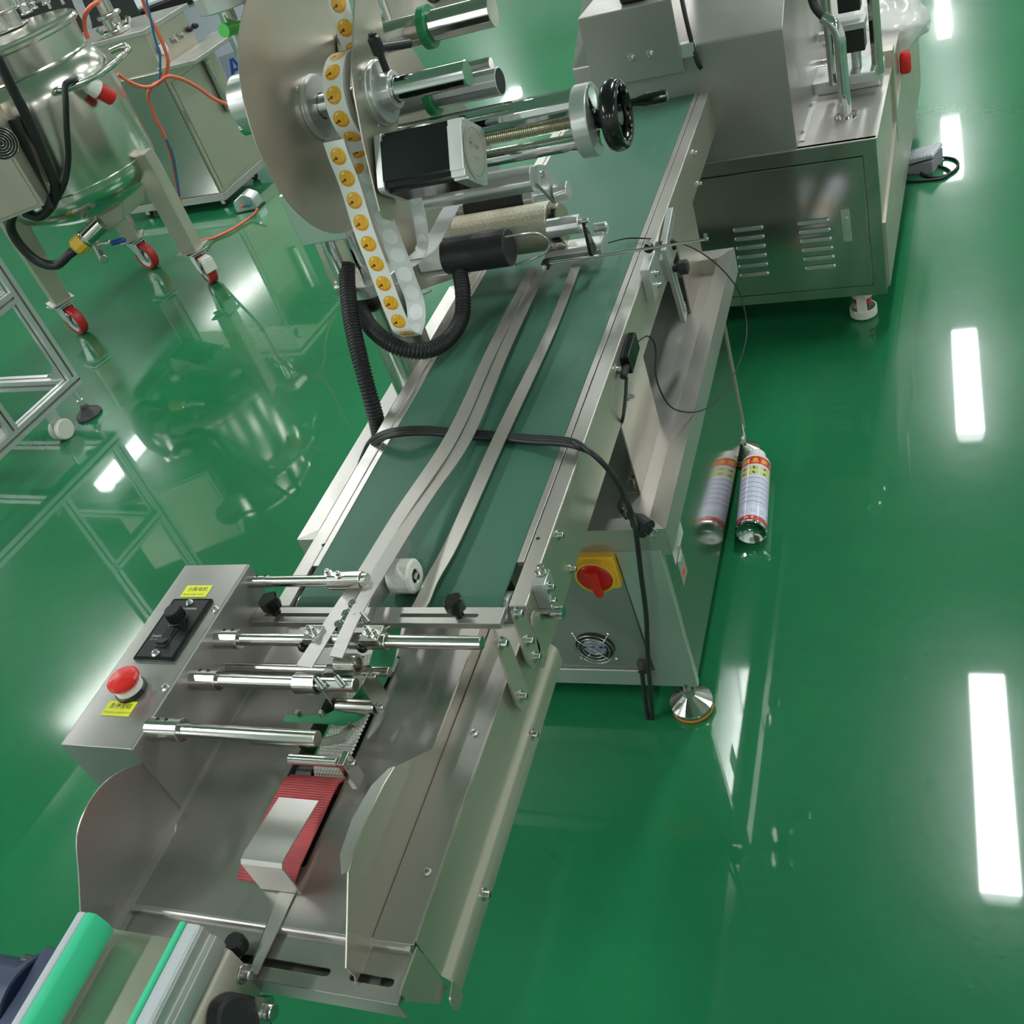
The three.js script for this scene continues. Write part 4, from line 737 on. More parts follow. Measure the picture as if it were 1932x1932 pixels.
  part(t, 'drive_end_plate', slab('x', rounded([[-1.646 - 0.038, 0.746 + 0.012], [-1.646 - 0.008, 0.746 + 0.040], [-1.646 + 0.025, 0.746 + 0.033], [-1.646 + 0.038, 0.746], [-1.646 + 0.015, 0.746 - 0.036], [-1.646 - 0.025, 0.746 - 0.031]], 0.012, 4), -0.622, -0.6185), M.brass, 'brass coloured end plate');
  part(t, 'idler_roller', rodX(-0.812, -0.6895, 0.762, -1.549, 0.0325, 0.0015, 48), plastic(C(0.022, 0.022, 0.026), 0.5), 'black idler roller');
  part(t, 'idler_core', [rodX(-0.862, -0.8125, 0.762, -1.549, 0.0315, 0.0005, 40)], M.aluDark);
  const wl = [[952, 447, -0.688], [985, 442, -0.66], [1015, 441, -0.638], [1031, 450, -0.626], [1036, 464, -0.626], [1028, 476, -0.632], [1005, 488, -0.655], [972, 500, -0.69]].map(([u, v, x]) => ax(x, u, v));
  part(t, 'wire_keeper', tube(wl, 0.0021, 60, 8), M.polished, 'bent wire keeper');
  // peel plate and small parts over the belt
  const pe = ay(0.703, 1140, 455), pz = pe.z;
  part(t, 'peel_bar', slab('x', rounded([[pz + 0.022, 0.690], [pz + 0.025, 0.700], [pz + 0.018, 0.7075], [pz - 0.016, 0.7075], [pz - 0.03, 0.695], [pz - 0.018, 0.690]], 0.001), -0.66, -0.558, [], 0.0005), M.alu, 'bevelled aluminium peel bar');
  part(t, 'peel_end', slab('x', rounded([[pz + 0.022, 0.690], [pz + 0.025, 0.7], [pz + 0.018, 0.7075], [pz - 0.016, 0.7075], [pz - 0.03, 0.697], [pz - 0.018, 0.690]], 0.001), -0.558, -0.5545), M.alu);
  const pr = ax(-0.565, 1096, 422);
  part(t, 'press_roller', rodX(-0.625, -0.566, pr.y, pr.z, 0.0165, 0.001, 36), M.alu, 'aluminium press roller');
  part(t, 'roller_pin', rodX(-0.566, -0.550, pr.y + 0.004, pr.z, 0.0045), M.polished);
  part(t, 'roller_bracket', slab('x', [[pr.z + 0.004, pr.y + 0.006], [pr.z - 0.022, 0.7085], [pr.z + 0.012, 0.7085]], -0.562, -0.556), M.gloss);
  const sn = ax(-0.545, 1138, 428);
  part(t, 'label_eye', [rodX(-0.562, -0.538, sn.y, sn.z, 0.0085), rodX(-0.5385, -0.5365, sn.y, sn.z, 0.0055)], M.aluDark, 'small round label sensor');
  for (const [u, v] of [[1133, 438], [1142, 440]]) bolt(t, ay(0.708, u, v), V(0, 1, 0), 0.003);
  // operator panel on a post behind the head
  const hb = az(-1.92, 828, 14);
  part(t, 'panel_post', rod(V(-0.905, 0.42, -1.80), V(-0.905, 1.24, -1.80), 0.019, 0.001, 32), M.chrome, 'chromed upright post');
  const q = new THREE.Quaternion().setFromEuler(new THREE.Euler(-0.5, 0.15, 0));
  const pc = V(hb.x - 0.012, hb.y + 0.055, -1.955);
  const pbx = part(t, 'operator_panel', obox(pc, [0.20, 0.17, 0.06], q, 0.002), M.satin, 'stainless operator panel');
  const onp = (x, y, z) => V(x, y, z).applyQuaternion(q).add(pc), nn = V(0, 0, 1).applyQuaternion(q);
  part(pbx, 'push_button', [turned([[0, 0], [0.013, 0], [0.013, 0.012], [0.011, 0.015], [0, 0.016]], onp(0.012, -0.048, 0.034), nn, 28, 0.4)], plastic(C(0.01, 0.4, 0.16), 0.2), 'green push button');
  part(pbx, 'button_collar', turned([[0, 0], [0.016, 0], [0.016, 0.006], [0, 0.006]], onp(0.012, -0.048, 0.03), nn, 28, 0.4), M.black);
  part(pbx, 'panel_sticker', sticker([onp(-0.03, -0.005, 0.0305), onp(0.0, -0.005, 0.0305), onp(0.0, -0.028, 0.0305), onp(-0.03, -0.028, 0.0305)]), plastic(C(0.75, 0.75, 0.04), 0.5), 'yellow sticker');
  // green sleeve lever at the back
  const gl = [[467, 46], [450, 50], [432, 55], [422, 58]].map(([u, v]) => ax(-0.93, u, v));
  part(t, 'sleeve_lever', tube(gl, 0.0095, 16, 14), M.lime, 'bright green sleeve');
}
console.log('head');

// ------------------------------------------------------------------ lift column beside the conveyor
{
  const cx = -0.905, r = 0.048; let cz = -1.5;
  { let best = 9; for (let z = -1.9; z < -1.2; z += 0.001) { const k = ray(717, 672), a = [k.x, k.z], L = Math.hypot(...a), d = Math.abs((cx - EYE.x) * a[1] - (z - EYE.z) * a[0]) / L, side = (cx - EYE.x) * a[1] - (z - EYE.z) * a[0]; if (Math.abs(d - r) < best && side * 1 < 0) { best = Math.abs(d - r); cz = z; } } }
  console.log('column', cz);
  const t = thing('lift_column', 'steel lift column with twin chromed posts and clamp disc, standing beside the conveyor', 'column', [cx, 0.416, cz]);
  let yd = 0.8; { let best = 9; for (let y = 0.6; y < 1.0; y += 0.002) { const p = ay(y, 622, 548), d = Math.hypot(p.x - cx, p.z - cz); if (Math.abs(d - 0.062) < best && p.x < cx) { best = Math.abs(d - 0.062); yd = y; } } }
  console.log('disc', yd);
  part(t, 'column_tube', rod(V(cx, 0.416, cz), V(cx, yd - 0.02, cz), r, 0.001, 48), M.polished, 'thick polished steel tube');
  part(t, 'base_flange', rod(V(cx, 0.416, cz), V(cx, 0.428, cz), 0.075, 0.001, 48), M.steel);
  part(t, 'clamp_disc', rod(V(cx - 0.01, yd - 0.024, cz), V(cx - 0.01, yd, cz), 0.056, 0.0015, 56), M.alu, 'aluminium clamp disc');
  const dk = ay(yd, 641, 540); bolt(t, V(dk.x, yd, dk.z), V(0, 1, 0), 0.0058);
  const base = ay(yd, 645, 498), top = 1.50;
  const p1 = ay(yd + 0.02, 645, 520), p2 = ay(yd + 0.02, 668, 505);
  part(t, 'lift_post', rod(V(p1.x, yd - 0.01, p1.z), V(p1.x, top, p1.z), 0.0125, 0.001, 32), M.chrome, 'chromed lift post');
  part(t, 'lift_post', rod(V(p2.x + 0.008, yd - 0.01, p2.z - 0.01), V(p2.x + 0.008, top, p2.z - 0.01), 0.0105, 0.001, 32), M.chrome, 'chromed lift post');
  const tp = ax(p1.x, 428, 0).y;
  part(t, 'top_disc', rod(V(p1.x + 0.01, tp - 0.004, p1.z), V(p1.x + 0.01, tp + 0.02, p1.z), 0.045, 0.0015, 48), M.alu, 'aluminium top disc');
  part(t, 'slide_block', box(p1.x - 0.03, p1.x + 0.06, 0.90, 0.99, p1.z - 0.045, p1.z + 0.03, 0.002), M.aluDark);
}

// ------------------------------------------------------------------ label web
{
  const t = thing('label_web', 'white label tape with golden bell stickers, wound on the reel and hanging in a loop', 'label tape', [-0.83, 0.75, -1.45]);
  const paper = new THREE.MeshPhysicalMaterial({ color: C(0.84, 0.83, 0.82), roughness: 0.42, transmission: 0 });
  const liner = new THREE.MeshPhysicalMaterial({ color: C(0.66, 0.67, 0.69), roughness: 0.38 });
  const patch = new THREE.MeshPhysicalMaterial({ color: C(0.82, 0.81, 0.81), roughness: 0.42 });
  const bell = canvas(128, 128, (g) => {
    g.fillStyle = '#f6f1e6'; g.fillRect(0, 0, 128, 128); g.fillStyle = '#efb232'; g.beginPath(); g.arc(64, 64, 60, 0, 6.3); g.fill();
    g.fillStyle = '#e0952a'; g.beginPath(); g.arc(64, 64, 60, 0.3, 2.6); g.arc(64, 46, 58, 2.3, 0.55, true); g.fill();
    g.strokeStyle = '#c8861c'; g.lineWidth = 3; g.beginPath(); g.ellipse(96, 62, 16, 56, 0.25, 1.6, 5.2); g.stroke();
    g.fillStyle = '#6e3316'; g.beginPath(); g.arc(44, 74, 11, 0, 6.3); g.fill(); g.lineWidth = 9; g.strokeStyle = '#6e3316'; g.beginPath(); g.moveTo(40, 76); g.lineTo(12, 86); g.stroke();
    g.fillStyle = '#fbe6b0'; g.beginPath(); g.ellipse(46, 24, 15, 6, -0.5, 0, 6.3); g.fill();
  });
  const bellMat = new THREE.MeshStandardMaterial({ map: bell, roughness: 0.35 });
  // a ribbon = centre curve in y-z, carried across x
  const ribbon = (c, name, mat, label, n, opts = {}) => {
    const xl = opts.xl ?? WL, xr = opts.xr ?? WR, pairs = [];
    for (let k = 0; k <= n; k++) { const p = c.getPointAt(k / n); pairs.push([V(xl, p.y, p.z), V(xr, p.y, p.z)]); }
    return part(t, name, strip(pairs, 0.0005, 1.3), mat, label);
  };
  const stick = (parent, c, s0, s1, gap, lift, mat, name, r = 0.0132, xc = (WL + WR) / 2, label) => {
    const L = c.getLength();
    for (let s = s0; s < s1; s += gap) {
      const pos = [], uv = [], idx = [], N = 24, put = (a, b) => { const u = Math.min(0.999, Math.max(0.001, (s + b) / L)), p = c.getPointAt(u), tn = c.getTangentAt(u), nm = V(0, tn.z, -tn.y).multiplyScalar(lift); pos.push(xc + a, p.y + nm.y, p.z + nm.z); uv.push(0.5 + a / r / 2 * 0.98, 0.5 - b / r / 2 * 0.98); };
      put(0, 0); for (const q of [0.5, 1]) for (let k = 0; k < N; k++) { const w = k / N * 6.2832; put(r * q * Math.cos(w), r * q * Math.sin(w)); }
      for (let k = 0; k < N; k++) { const a = 1 + k, b = 1 + (k + 1) % N; idx.push(0, b, a, a, b, a + N, b, b + N, a + N); }
      const g = new THREE.BufferGeometry(); g.setAttribute('position', new THREE.Float32BufferAttribute(pos, 3)); g.setAttribute('uv', new THREE.Float32BufferAttribute(uv, 2)); g.setIndex(idx); g.computeVertexNormals();
      part(parent, name, g, mat, label);
    }
  };
  const { y: ry, z: rz } = REEL, rr = 0.066;
  const roll = part(t, 'label_roll', [turned([[0.050, 0], [rr - 0.0008, 0], [rr - 0.0008, WR - WL], [0.050, WR - WL], [0.050, 0]], V(WL, ry, rz), V(1, 0, 0), 80, 0.4)], new THREE.MeshPhysicalMaterial({ color: C(0.70, 0.70, 0.69), roughness: 0.5 }), 'thin roll of label tape');
  part(roll, 'cardboard_core', turned([[0.0465, 0], [0.0499, 0], [0.0499, WR - WL], [0.0465, WR - WL], [0.0465, 0]], V(WL, ry, rz), V(1, 0, 0), 64, 0.4), plastic(C(0.42, 0.36, 0.28), 0.8));
  const arc = []; for (let k = 0; k <= 40; k++) { const a = 2.2 - k / 40 * 3.1; arc.push(V(0, ry + rr * Math.sin(a), rz + rr * Math.cos(a))); }
  const tail = ax(WR, 690, 322); arc.push(V(0, tail.y + 0.004, tail.z - 0.012), V(0, tail.y - 0.002, tail.z + 0.004));
  const cArc = curve(arc), arcM = ribbon(cArc, 'outer_turn', paper, 'outermost turn of the roll', 70);
  stick(arcM, cArc, 0.016, cArc.getLength() - 0.005, 0.0335, 0.0006, bellMat, 'bell_label');
  // hanging loop: right edge pixels of the front strand, then of the back strand
  const Y = (l) => l.map(([u, v]) => { const p = ax(WR, u, v); return V(0, p.y, p.z); });
  const front = Y([[673, 330], [685, 366], [705, 432], [730, 499], [752, 560], [768, 600], [777, 621]]);
  const back = Y([[803, 600], [800, 565], [786, 527], [775, 495], [745, 418], [712, 330], [688, 250], [665, 170]]);
  front.unshift(...Y([[648, 262], [660, 298]]));
  const low = V(0, Math.min(front.at(-1).y, back[0].y) - 0.012, (front.at(-1).z + back[0].z) / 2 + 0.004);
  const cF = curve([...front, low]), cB = curve([low.clone(), ...back]);
  const fM = ribbon(cF, 'front_strand', paper, 'front strand with bell stickers', 80);
  stick(fM, cF, 0.022, cF.getLength() - 0.008, 0.0332, 0.0006, bellMat, 'bell_label');
  const bM = ribbon(cB, 'back_strand', liner, 'back strand showing pale circles', 80);
  stick(bM, cB, 0.012, cB.getLength() - 0.1, 0.0332, -0.0006, patch, 'label_back');
  // strand coming down from above
  const cU = curve(Y([[640, -60], [655, -10], [668, 40], [690, 100], [715, 165]]).map((p) => p)), uM = ribbon(cU, 'upper_strand', paper, 'strand coming down from above', 40);
  stick(uM, cU, 0.01, cU.getLength() - 0.01, 0.0332, 0.0006, bellMat, 'bell_label');
  // liner strand hanging in front of the motor, turning over at the bottom
  const free = (rows, name, mat, label) => { const c = rows.map(([a, b, xa, d, e, xb]) => [ax(xa, a, b), ax(xb, d, e)]), L = curve(c.map((p) => p[0])), R = curve(c.map((p) => p[1])), o = []; for (let k = 0; k <= 70; k++) o.push([L.getPoint(k / 70), R.getPoint(k / 70)]); return { m: part(t, name, strip(o, 0.0005, 1.3), mat, label), L, R }; };
  const lin = free([[748, 238, -0.805, 756, 240, -0.79], [748, 300, -0.80, 772, 298, -0.775], [760, 352, -0.80, 788, 352, -0.775], [776, 402, -0.80, 802, 398, -0.775], [784, 440, -0.80, 808, 440, -0.775], [786, 468, -0.80, 806, 474, -0.775], [778, 478, -0.805, 790, 496, -0.785], [760, 488, -0.815, 768, 508, -0.80], [740, 478, -0.83, 742, 502, -0.815], [724, 462, -0.84, 726, 470, -0.83]], 'liner_strand', liner, 'spent liner strand with pale circles');
  for (const k of [0.16, 0.27, 0.38, 0.49, 0.58]) {
    const a = lin.L.getPoint(k), b = lin.R.getPoint(k), c = a.clone().add(b).multiplyScalar(0.5), w = b.clone().sub(a).multiplyScalar(0.42), tn = lin.L.getTangent(k).multiplyScalar(w.length()), n = w.clone().cross(tn).normalize(); if (n.dot(EYE.clone().sub(c)) < 0) n.negate();
    const pts = Array.from({ length: 20 }, (_, i) => c.clone().addScaledVector(w, Math.cos(i / 20 * 6.2832)).addScaledVector(tn, Math.sin(i / 20 * 6.2832)));
    part(lin.m, 'label_back', plate(pts.map((p) => p.addScaledVector(n, 0.0003)), n, 0.0003), patch);
  }
  // web around the idler roller and up to the press bar
  const wrap = []; for (let k = 0; k <= 20; k++) { const a = -1.2 - k / 20 * 2.6 + 3.6; wrap.push(V(0, 0.762 + 0.0332 * Math.sin(a), -1.549 + 0.0332 * Math.cos(a))); }
  ribbon(curve(wrap), 'idler_turn', paper, 'tape around the idler roller', 30, { xl: -0.855, xr: -0.8125 });
  const up = [[800, 486], [822, 470], [840, 440], [860, 402], [874, 376]].map(([u, v]) => ax(WR, u, v)).map((p) => V(0, p.y, p.z));
  ribbon(curve(up), 'press_strand', liner, 'liner strand up to the press bar', 30, { xl: WL, xr: WR });
  // strand behind the shafts
  const bs = [[872, 196], [905, 232], [922, 268], [938, 312], [948, 345]].map(([u, v]) => ax(-0.80, u, v));
  ribbon(curve(bs.map((p) => V(0, p.y, p.z))), 'rear_strand', paper, 'rear strand behind the guide shafts', 24, { xl: -0.83, xr: -0.797 });
}
console.log('web');

// ------------------------------------------------------------------ hoses, cables, sensors on the machine
{
  const ribs = (p, r, step) => { const L = curve(p).getLength(), n = Math.round(L / (step / 6)); return sweep(p, (u, len) => { const f = (u * len / step) % 1; return r * (f < 0.5 ? 1 : 0.86 - 0.0); }, n, 22); };
  const h1 = [[654, 500, -0.93], [656, 545, -0.925], [664, 610, -0.91], [680, 680, -0.89], [698, 748, -0.88], [712, 800, -0.88], [722, 850, -0.885]].map(([u, v, x]) => ax(x, u, v));
  single('corrugated_hose', 'black corrugated hose running straight down beside the conveyor rail', 'hose', ribs(h1, 0.0142, 0.0058), M.cable);
  const h2 = [[672, 540, -0.94], [684, 590, -0.92], [712, 630, -0.875], [755, 657, -0.835], [800, 662, -0.803], [845, 640, -0.785], [871, 598, -0.775], [873, 550, -0.775], [868, 515, -0.785]].map(([u, v, x]) => ax(x, u, v));
  single('corrugated_hose', 'black corrugated hose hanging in a wide loop under the labelling head', 'hose', ribs(h2, 0.0142, 0.0058), M.cable);

  const t = thing('power_cable', 'black power cables lying across the green belt, with a plug on the cabinet rim', 'cable', [-0.66, 0.67, -1.14]);
  const run = (dx, dv, end) => [...[[676, 890, 0.585], [686, 862, 0.62], [704, 832, 0.668], [740, 816, 0.690], [800, 812, 0.684], [860, 817, 0.676], [930, 822, 0.673], [1000, 829, 0.674], [1052, 832, 0.681], [1086, 838, 0.684]].map(([u, v, y]) => ay(y, u + dx * 0.3, v + dv)), ...end];
  const fall = (o) => [[1118, 856, -0.452], [1150, 888, -0.435], [1174, 925, -0.425], [1190, 966, -0.42]].map(([u, v, x]) => ax(x + o, u, v));
  const zl = -1.118;
  part(t, 'cable', tube(run(0, -4, [...fall(0.004), ...[[1201, 1012], [1209, 1080], [1219, 1160], [1222, 1230], [1227, 1300], [1230, 1352], [1229, 1368], [1224, 1360], [1216, 1310], [1211, 1268]].map(([u, v]) => az(zl - (v < 1290 && u > 1215 ? 0 : 0.006), u, v))]), 0.0042, 220, 10), M.cable);
  part(t, 'cable', tube(run(8, 5, [...fall(-0.006).slice(0, 3), ay(0.49, 1172, 962), ay(0.475, 1184, 978)]), 0.0042, 180, 10), M.cable);
  part(t, 'cable', tube(run(-6, 0, [ay(0.66, 1100, 846)]).slice(0, 11), 0.004, 120, 10), M.cable);
  const pa = ay(0.478, 1186, 968), pb = ay(0.468, 1222, 1000), d = pb.clone().sub(pa).normalize();
  const plug = part(t, 'plug', [turned([[0, 0], [0.006, 0], [0.008, 0.012], [0.014, 0.022], [0.016, 0.036], [0.0165, 0.044], [0, 0.045]], pa, d, 24, 0.5)], M.rubber, 'black mains plug');
  for (const [a, b] of [[1, 0.4], [-1, 0.4], [0, -1]]) { const s = V(-d.z, 0, d.x), u = s.clone().cross(d), o = pa.clone().addScaledVector(d, 0.044).addScaledVector(s, a * 0.007).addScaledVector(u, b * 0.006); part(plug, 'plug_pin', obox(o.clone().addScaledVector(d, 0.008), [0.0055, 0.018, 0.0016], along(V(0, 0, 0), d), 0.0004), M.chrome, 'flat metal pin'); }

  // fibre amplifier on the rail
  const s = thing('sensor_amplifier', 'small black sensor amplifier clipped to the conveyor rail side with a thin looping cable', 'sensor', [XR, 0.6, -1.4]);
  const a0 = ax(XR + 0.008, 1196, 642), a1 = ax(XR + 0.008, 1182, 690), q = along(a1, a0), mid = a0.clone().add(a1).multiplyScalar(0.5);
  part(s, 'amplifier_body', obox(mid, [0.014, a0.distanceTo(a1), 0.034], q, 0.002), M.gloss, 'black amplifier body');
  part(s, 'amplifier_boot', rod(a1, a1.clone().addScaledVector(a1.clone().sub(a0).normalize(), 0.03), 0.006, 0.002, 14), M.rubber);
  const thin = [[1203, 644, -0.452], [1222, 634, -0.44], [1236, 652, -0.435], [1238, 712, -0.44], [1262, 764, -0.43], [1300, 778, -0.41], [1345, 762, -0.39], [1388, 700, -0.375], [1409, 620, -0.37], [1398, 560, -0.38], [1362, 508, -0.40], [1318, 474, -0.43], [1270, 455, -0.46], [1220, 450, -0.49], [1180, 450, -0.53], [1148, 458, -0.553]].map(([u, v, x]) => ax(x, u, v));
  part(s, 'fibre_cable', tube(thin, 0.0014, 260, 8), M.cable, 'thin black fibre cable');
  part(s, 'lead', tube([[1182, 712, -0.46], [1180, 750, -0.462], [1175, 790, -0.468], [1171, 800, -0.478]].map(([u, v, x]) => ax(x, u, v)), 0.0028, 30, 8), M.cable);

  // adjustable sensor holder
  const h = thing('sensor_holder', 'adjustable aluminium sensor holder with slotted bar and thin rod, bolted to the conveyor rail', 'bracket', [XR, 0.5, -1.7]);
  const X1 = XR + 0.012;
  const bk = [[1222, 503], [1245, 499], [1251, 535], [1230, 545]].map(([u, v]) => ax(XR + 0.016, u, v));
  const bz0 = Math.min(...bk.map((p) => p.z)), bz1 = Math.max(...bk.map((p) => p.z)), by0 = Math.min(...bk.map((p) => p.y)), by1 = Math.max(...bk.map((p) => p.y));
  part(h, 'holder_block', box(XR, XR + 0.016, by0 + 0.004, by1 - 0.006, bz0 + 0.008, bz1 - 0.006, 0.0015), M.alu);
  bolt(h, ax(XR + 0.016, 1236, 516), V(1, 0, 0), 0.0036); bolt(h, ax(XR + 0.016, 1241, 538), V(1, 0, 0), 0.0036);
  const xb = XR + 0.030, sb = [[1249, 462], [1266, 459], [1306, 590], [1293, 606], [1281, 606]].map(([u, v]) => ax(xb, u, v));
  const e0 = ax(xb, 1257, 462), e1 = ax(xb, 1295, 600), dir = e1.clone().sub(e0), n2 = V(0, dir.z, -dir.y).normalize(), w2 = 0.014;
  const sq = [e0.clone().addScaledVector(n2, w2), e1.clone().addScaledVector(n2, w2), e1.clone().addScaledVector(n2, -w2), e0.clone().addScaledVector(n2, -w2)];
  const L2 = dir.length(), dn = dir.clone().normalize(), hole = [[0.25, 0.004], [0.93, 0.004], [0.93, -0.004], [0.25, -0.004]].map(([k, o]) => e0.clone().addScaledVector(dn, k * L2).addScaledVector(n2, o));
  part(h, 'slotted_bar', plate(sq, V(-1, 0, 0), 0.008, [hole], 0.0005), M.alu, 'slotted aluminium bar');
  const tb = [[1262, 395], [1282, 393], [1281, 435], [1262, 470], [1252, 468]].map(([u, v]) => ax(XR + 0.014, u, v)), t0 = ax(XR + 0.014, 1272, 400), t1 = ax(XR + 0.014, 1260, 462), td = t1.clone().sub(t0), tn = V(0, td.z, -td.y).normalize();
  const th = [[0.15, 0.003], [0.9, 0.003], [0.9, -0.003], [0.15, -0.003]].map(([k, o]) => t0.clone().addScaledVector(td, k).addScaledVector(tn, o));
  part(h, 'upper_slotted_bar', plate([t0.clone().addScaledVector(tn, 0.011), t1.clone().addScaledVector(tn, 0.011), t1.clone().addScaledVector(tn, -0.011), t0.clone().addScaledVector(tn, -0.011)], V(-1, 0, 0), 0.012, [th], 0.0005), M.alu, 'short slotted bar');
  part(h, 'link_block', [obox(ax(XR + 0.02, 1258, 505), [0.014, 0.05, 0.018], along(e1, e0), 0.001)], M.alu);
  const kq = ax(xb + 0.01, 1282, 505);
  const star = []; for (let k = 0; k < 6; k++) { const a = k / 6 * 6.2832; star.push([kq.z + 0.0145 * Math.cos(a), kq.y + 0.0145 * Math.sin(a)], [kq.z + 0.0115 * Math.cos(a + 0.52), kq.y + 0.0115 * Math.sin(a + 0.52)]); }
  part(h, 'star_knob', [slab('x', rounded(star, 0.004, 3), xb + 0.008, xb + 0.026, [], 0.002), rodX(xb - 0.004, xb + 0.01, kq.y, kq.z, 0.007)], M.black, 'black star knob');
  const bkn = ax(XR + 0.02, 1238, 470); part(h, 'thumb_screw', turned([[0, 0], [0.008, 0], [0.009, 0.004], [0.008, 0.010], [0.003, 0.013], [0, 0.013]], V(XR + 0.006, bkn.y, bkn.z), V(0.4, 0.9, 0.2), 16, 0.5), M.gloss, 'black thumb screw');
  const r0 = ay(0.712, 1032, 498), ry = 0.712, re = az(r0.z, 1336, 447);
  part(h, 'sensor_rod', [rod(V(r0.x, ry, r0.z), V(re.x, (ry + re.y) / 2, r0.z), 0.0024, 0.0004, 12), rod(V(re.x - 0.004, re.y - 0.006, r0.z), V(re.x - 0.004, re.y + 0.006, r0.z), 0.003, 0.0004, 10)], M.polished, 'thin steel rod');
  part(h, 'rod_clamp', [box(r0.x - 0.008, r0.x + 0.004, ry - 0.008, ry + 0.006, r0.z - 0.01, r0.z + 0.008, 0.001)], M.black);
  bolt(h, V(r0.x - 0.004, ry - 0.002, r0.z + 0.008), V(0, 0.2, 1), 0.003);
  part(h, 'cable_tie', rod(ax(-0.455, 1268, 452), ax(-0.455, 1273, 470), 0.0042, 0.001, 10), M.black);
}
console.log('machine');

// ------------------------------------------------------------------ turned machines: own axes
function frame(origin, turn) {
  const m = new THREE.Matrix4().makeRotationY(turn).setPosition(origin), inv = m.clone().invert();
  const eye = EYE.clone().applyMatrix4(inv);
  return { origin, turn, on(axis, c, u, v) { const r = ray(u, v).transformDirection(inv); return r.multiplyScalar((c - eye[axis]) / r[axis]).add(eye); }, loc: (p) => p.clone().applyMatrix4(inv) };
}

// ------------------------------------------------------------------ machine behind the conveyor end
{
  const f = frame(V(-0.123, 0, -2.373), -3.5 * Math.PI / 180), F = f.on;
  const t = thing('filling_machine', 'stainless machine cabinet with louvred door, pale table top and bent pole, behind the conveyor end', 'machine', [-0.123, 0, -2.373], f.turn);
  const x0 = -0.86, y0 = 0.098, y1 = 0.50, zb = -1.35;
  part(t, 'cabinet_body', [box(x0, -0.001, y0, y1 - 0.004, zb, -0.012, 0.002)], M.satin);
  const d = [F('z', 0, 1324, 336), F('z', 0, 1630, 294), F('z', 0, 1647, 537), F('z', 0, 1345, 566)];
  const dx1 = (d[1].x + d[2].x) / 2, dx0 = -0.47, dy1 = d[1].y, dy0 = (d[2].y + d[3].y) / 2;
  part(t, 'door_frame', slab('z', [[x0, y0], [0, y0], [0, y1], [x0, y1]], -0.012, 0, [[[dx0, dy0], [dx0, dy1], [dx1, dy1], [dx1, dy0]]], 0.001), M.mirror);
  const door = part(t, 'door', box(dx0 + 0.002, dx1 - 0.002, dy0 + 0.002, dy1 - 0.002, -0.013, 0.0015, 0.0012), M.mirror, 'flush steel door');
  const lou = (w, h) => slab('z', slot(-w / 2, 0, w / 2, 0, h / 2, 8), 0, 0.006, [], 0.0028);
  const lg = lou(0.064, 0.012);
  for (const [u0, v0, u1, v1] of [[1412, 431, 1424, 517], [1535, 418, 1548, 503]]) for (let k = 0; k < 6; k++) {
    const p = F('z', 0, u0 + (u1 - u0) * k / 5, v0 + (v1 - v0) * k / 5);
    const m = part(door, 'louver', lg, M.alu, 'pressed vent louver'); m.position.set(p.x, p.y, 0.0008);
  }
  const h = F('z', 0, 1597, 424);
  const hd = part(door, 'door_latch', box(h.x - 0.010, h.x + 0.010, h.y - 0.042, h.y + 0.042, 0.001, 0.005, 0.001), M.alu, 'aluminium flush latch');
  part(hd, 'latch_lever', slab('z', slot(h.x, h.y - 0.022, h.x, h.y + 0.018, 0.0065), 0.005, 0.0075, [], 0.001), M.aluDark);
  part(t, 'table_top', box(x0, 0.004, y1 - 0.004, y1, zb, 0.003, 0.0015), M.steel);
  // sheet guard over the left half
  const g0 = F('z', 0, 1502, 277), g1 = F('z', 0, 1477, 52), gx = (g0.x + g1.x) / 2, gy = g1.y, gl = -0.66;
  part(t, 'sheet_guard', [slab('x', rounded([[-0.001, y1], [-0.001, gy], [-0.30, gy + 0.17], [-0.62, gy + 0.17], [-0.62, y1]], [0, 0.004, 0.004, 0, 0]), gl, gx, [], 0.001)], M.housing, 'folded stainless sheet guard');
  part(t, 'guard_seam', [box(gl + 0.13, gl + 0.1315, gy, gy + 0.001, -0.03, -0.002, 0)], M.dark);
  // hanging box at the far left with two bolts
  const bz = 0.02, b0 = F('z', bz, 1089, 36), b1 = F('z', bz, 1275, 60), b2 = F('z', bz, 1120, 160);
  const bx0 = b0.x, bx1 = F('z', bz, 1277, 60).x, by1 = b0.y, by0 = b2.y - 0.01;
  part(t, 'side_box', box(bx0, bx1, by0, by1, bz - 0.34, bz, 0.002), M.housing, 'brushed steel side box');
  for (const [u, v] of [[1192, 109], [1227, 102]]) bolt(t, F('z', bz, u, v), V(0, 0, 1), 0.0058);
  part(t, 'box_bracket', [box(bx1, bx1 + 0.03, by0 + 0.03, by0 + 0.06, bz - 0.02, bz - 0.002, 0.001)], M.alu);
  part(t, 'box_handle', box(F('y', by1, 1172, 8).x, F('y', by1, 1222, 2).x, by1, by1 + 0.05, bz - 0.10, bz - 0.03, 0.006), M.gloss, 'black block on the side box');
  part(t, 'side_cable', tube([[1283, -20, -0.02], [1293, 30, 0.01], [1305, 80, 0.012], [1316, 118, 0.012], [1322, 128, 0.0]].map(([u, v, z]) => F('z', z, u, v)), 0.0052, 40, 10), M.cable, 'black cable');
  // things on the table
  const st = (u, v) => F('y', y1, u, v);
  const s0 = st(1508, 268), s1 = st(1560, 120);
  part(t, 'table_rail', [box(s0.x - 0.004, s0.x + 0.012, y1, y1 + 0.003, -0.62, s0.z, 0.001)], M.alu);
  for (const [u, v] of [[1516, 253], [1532, 202], [1544, 153], [1508, 255], [1520, 203]]) bolt(t, st(u, v).add(V(0, 0.002, 0)), V(0, 1, 0), 0.0032);
  const pb = st(1597, 219);
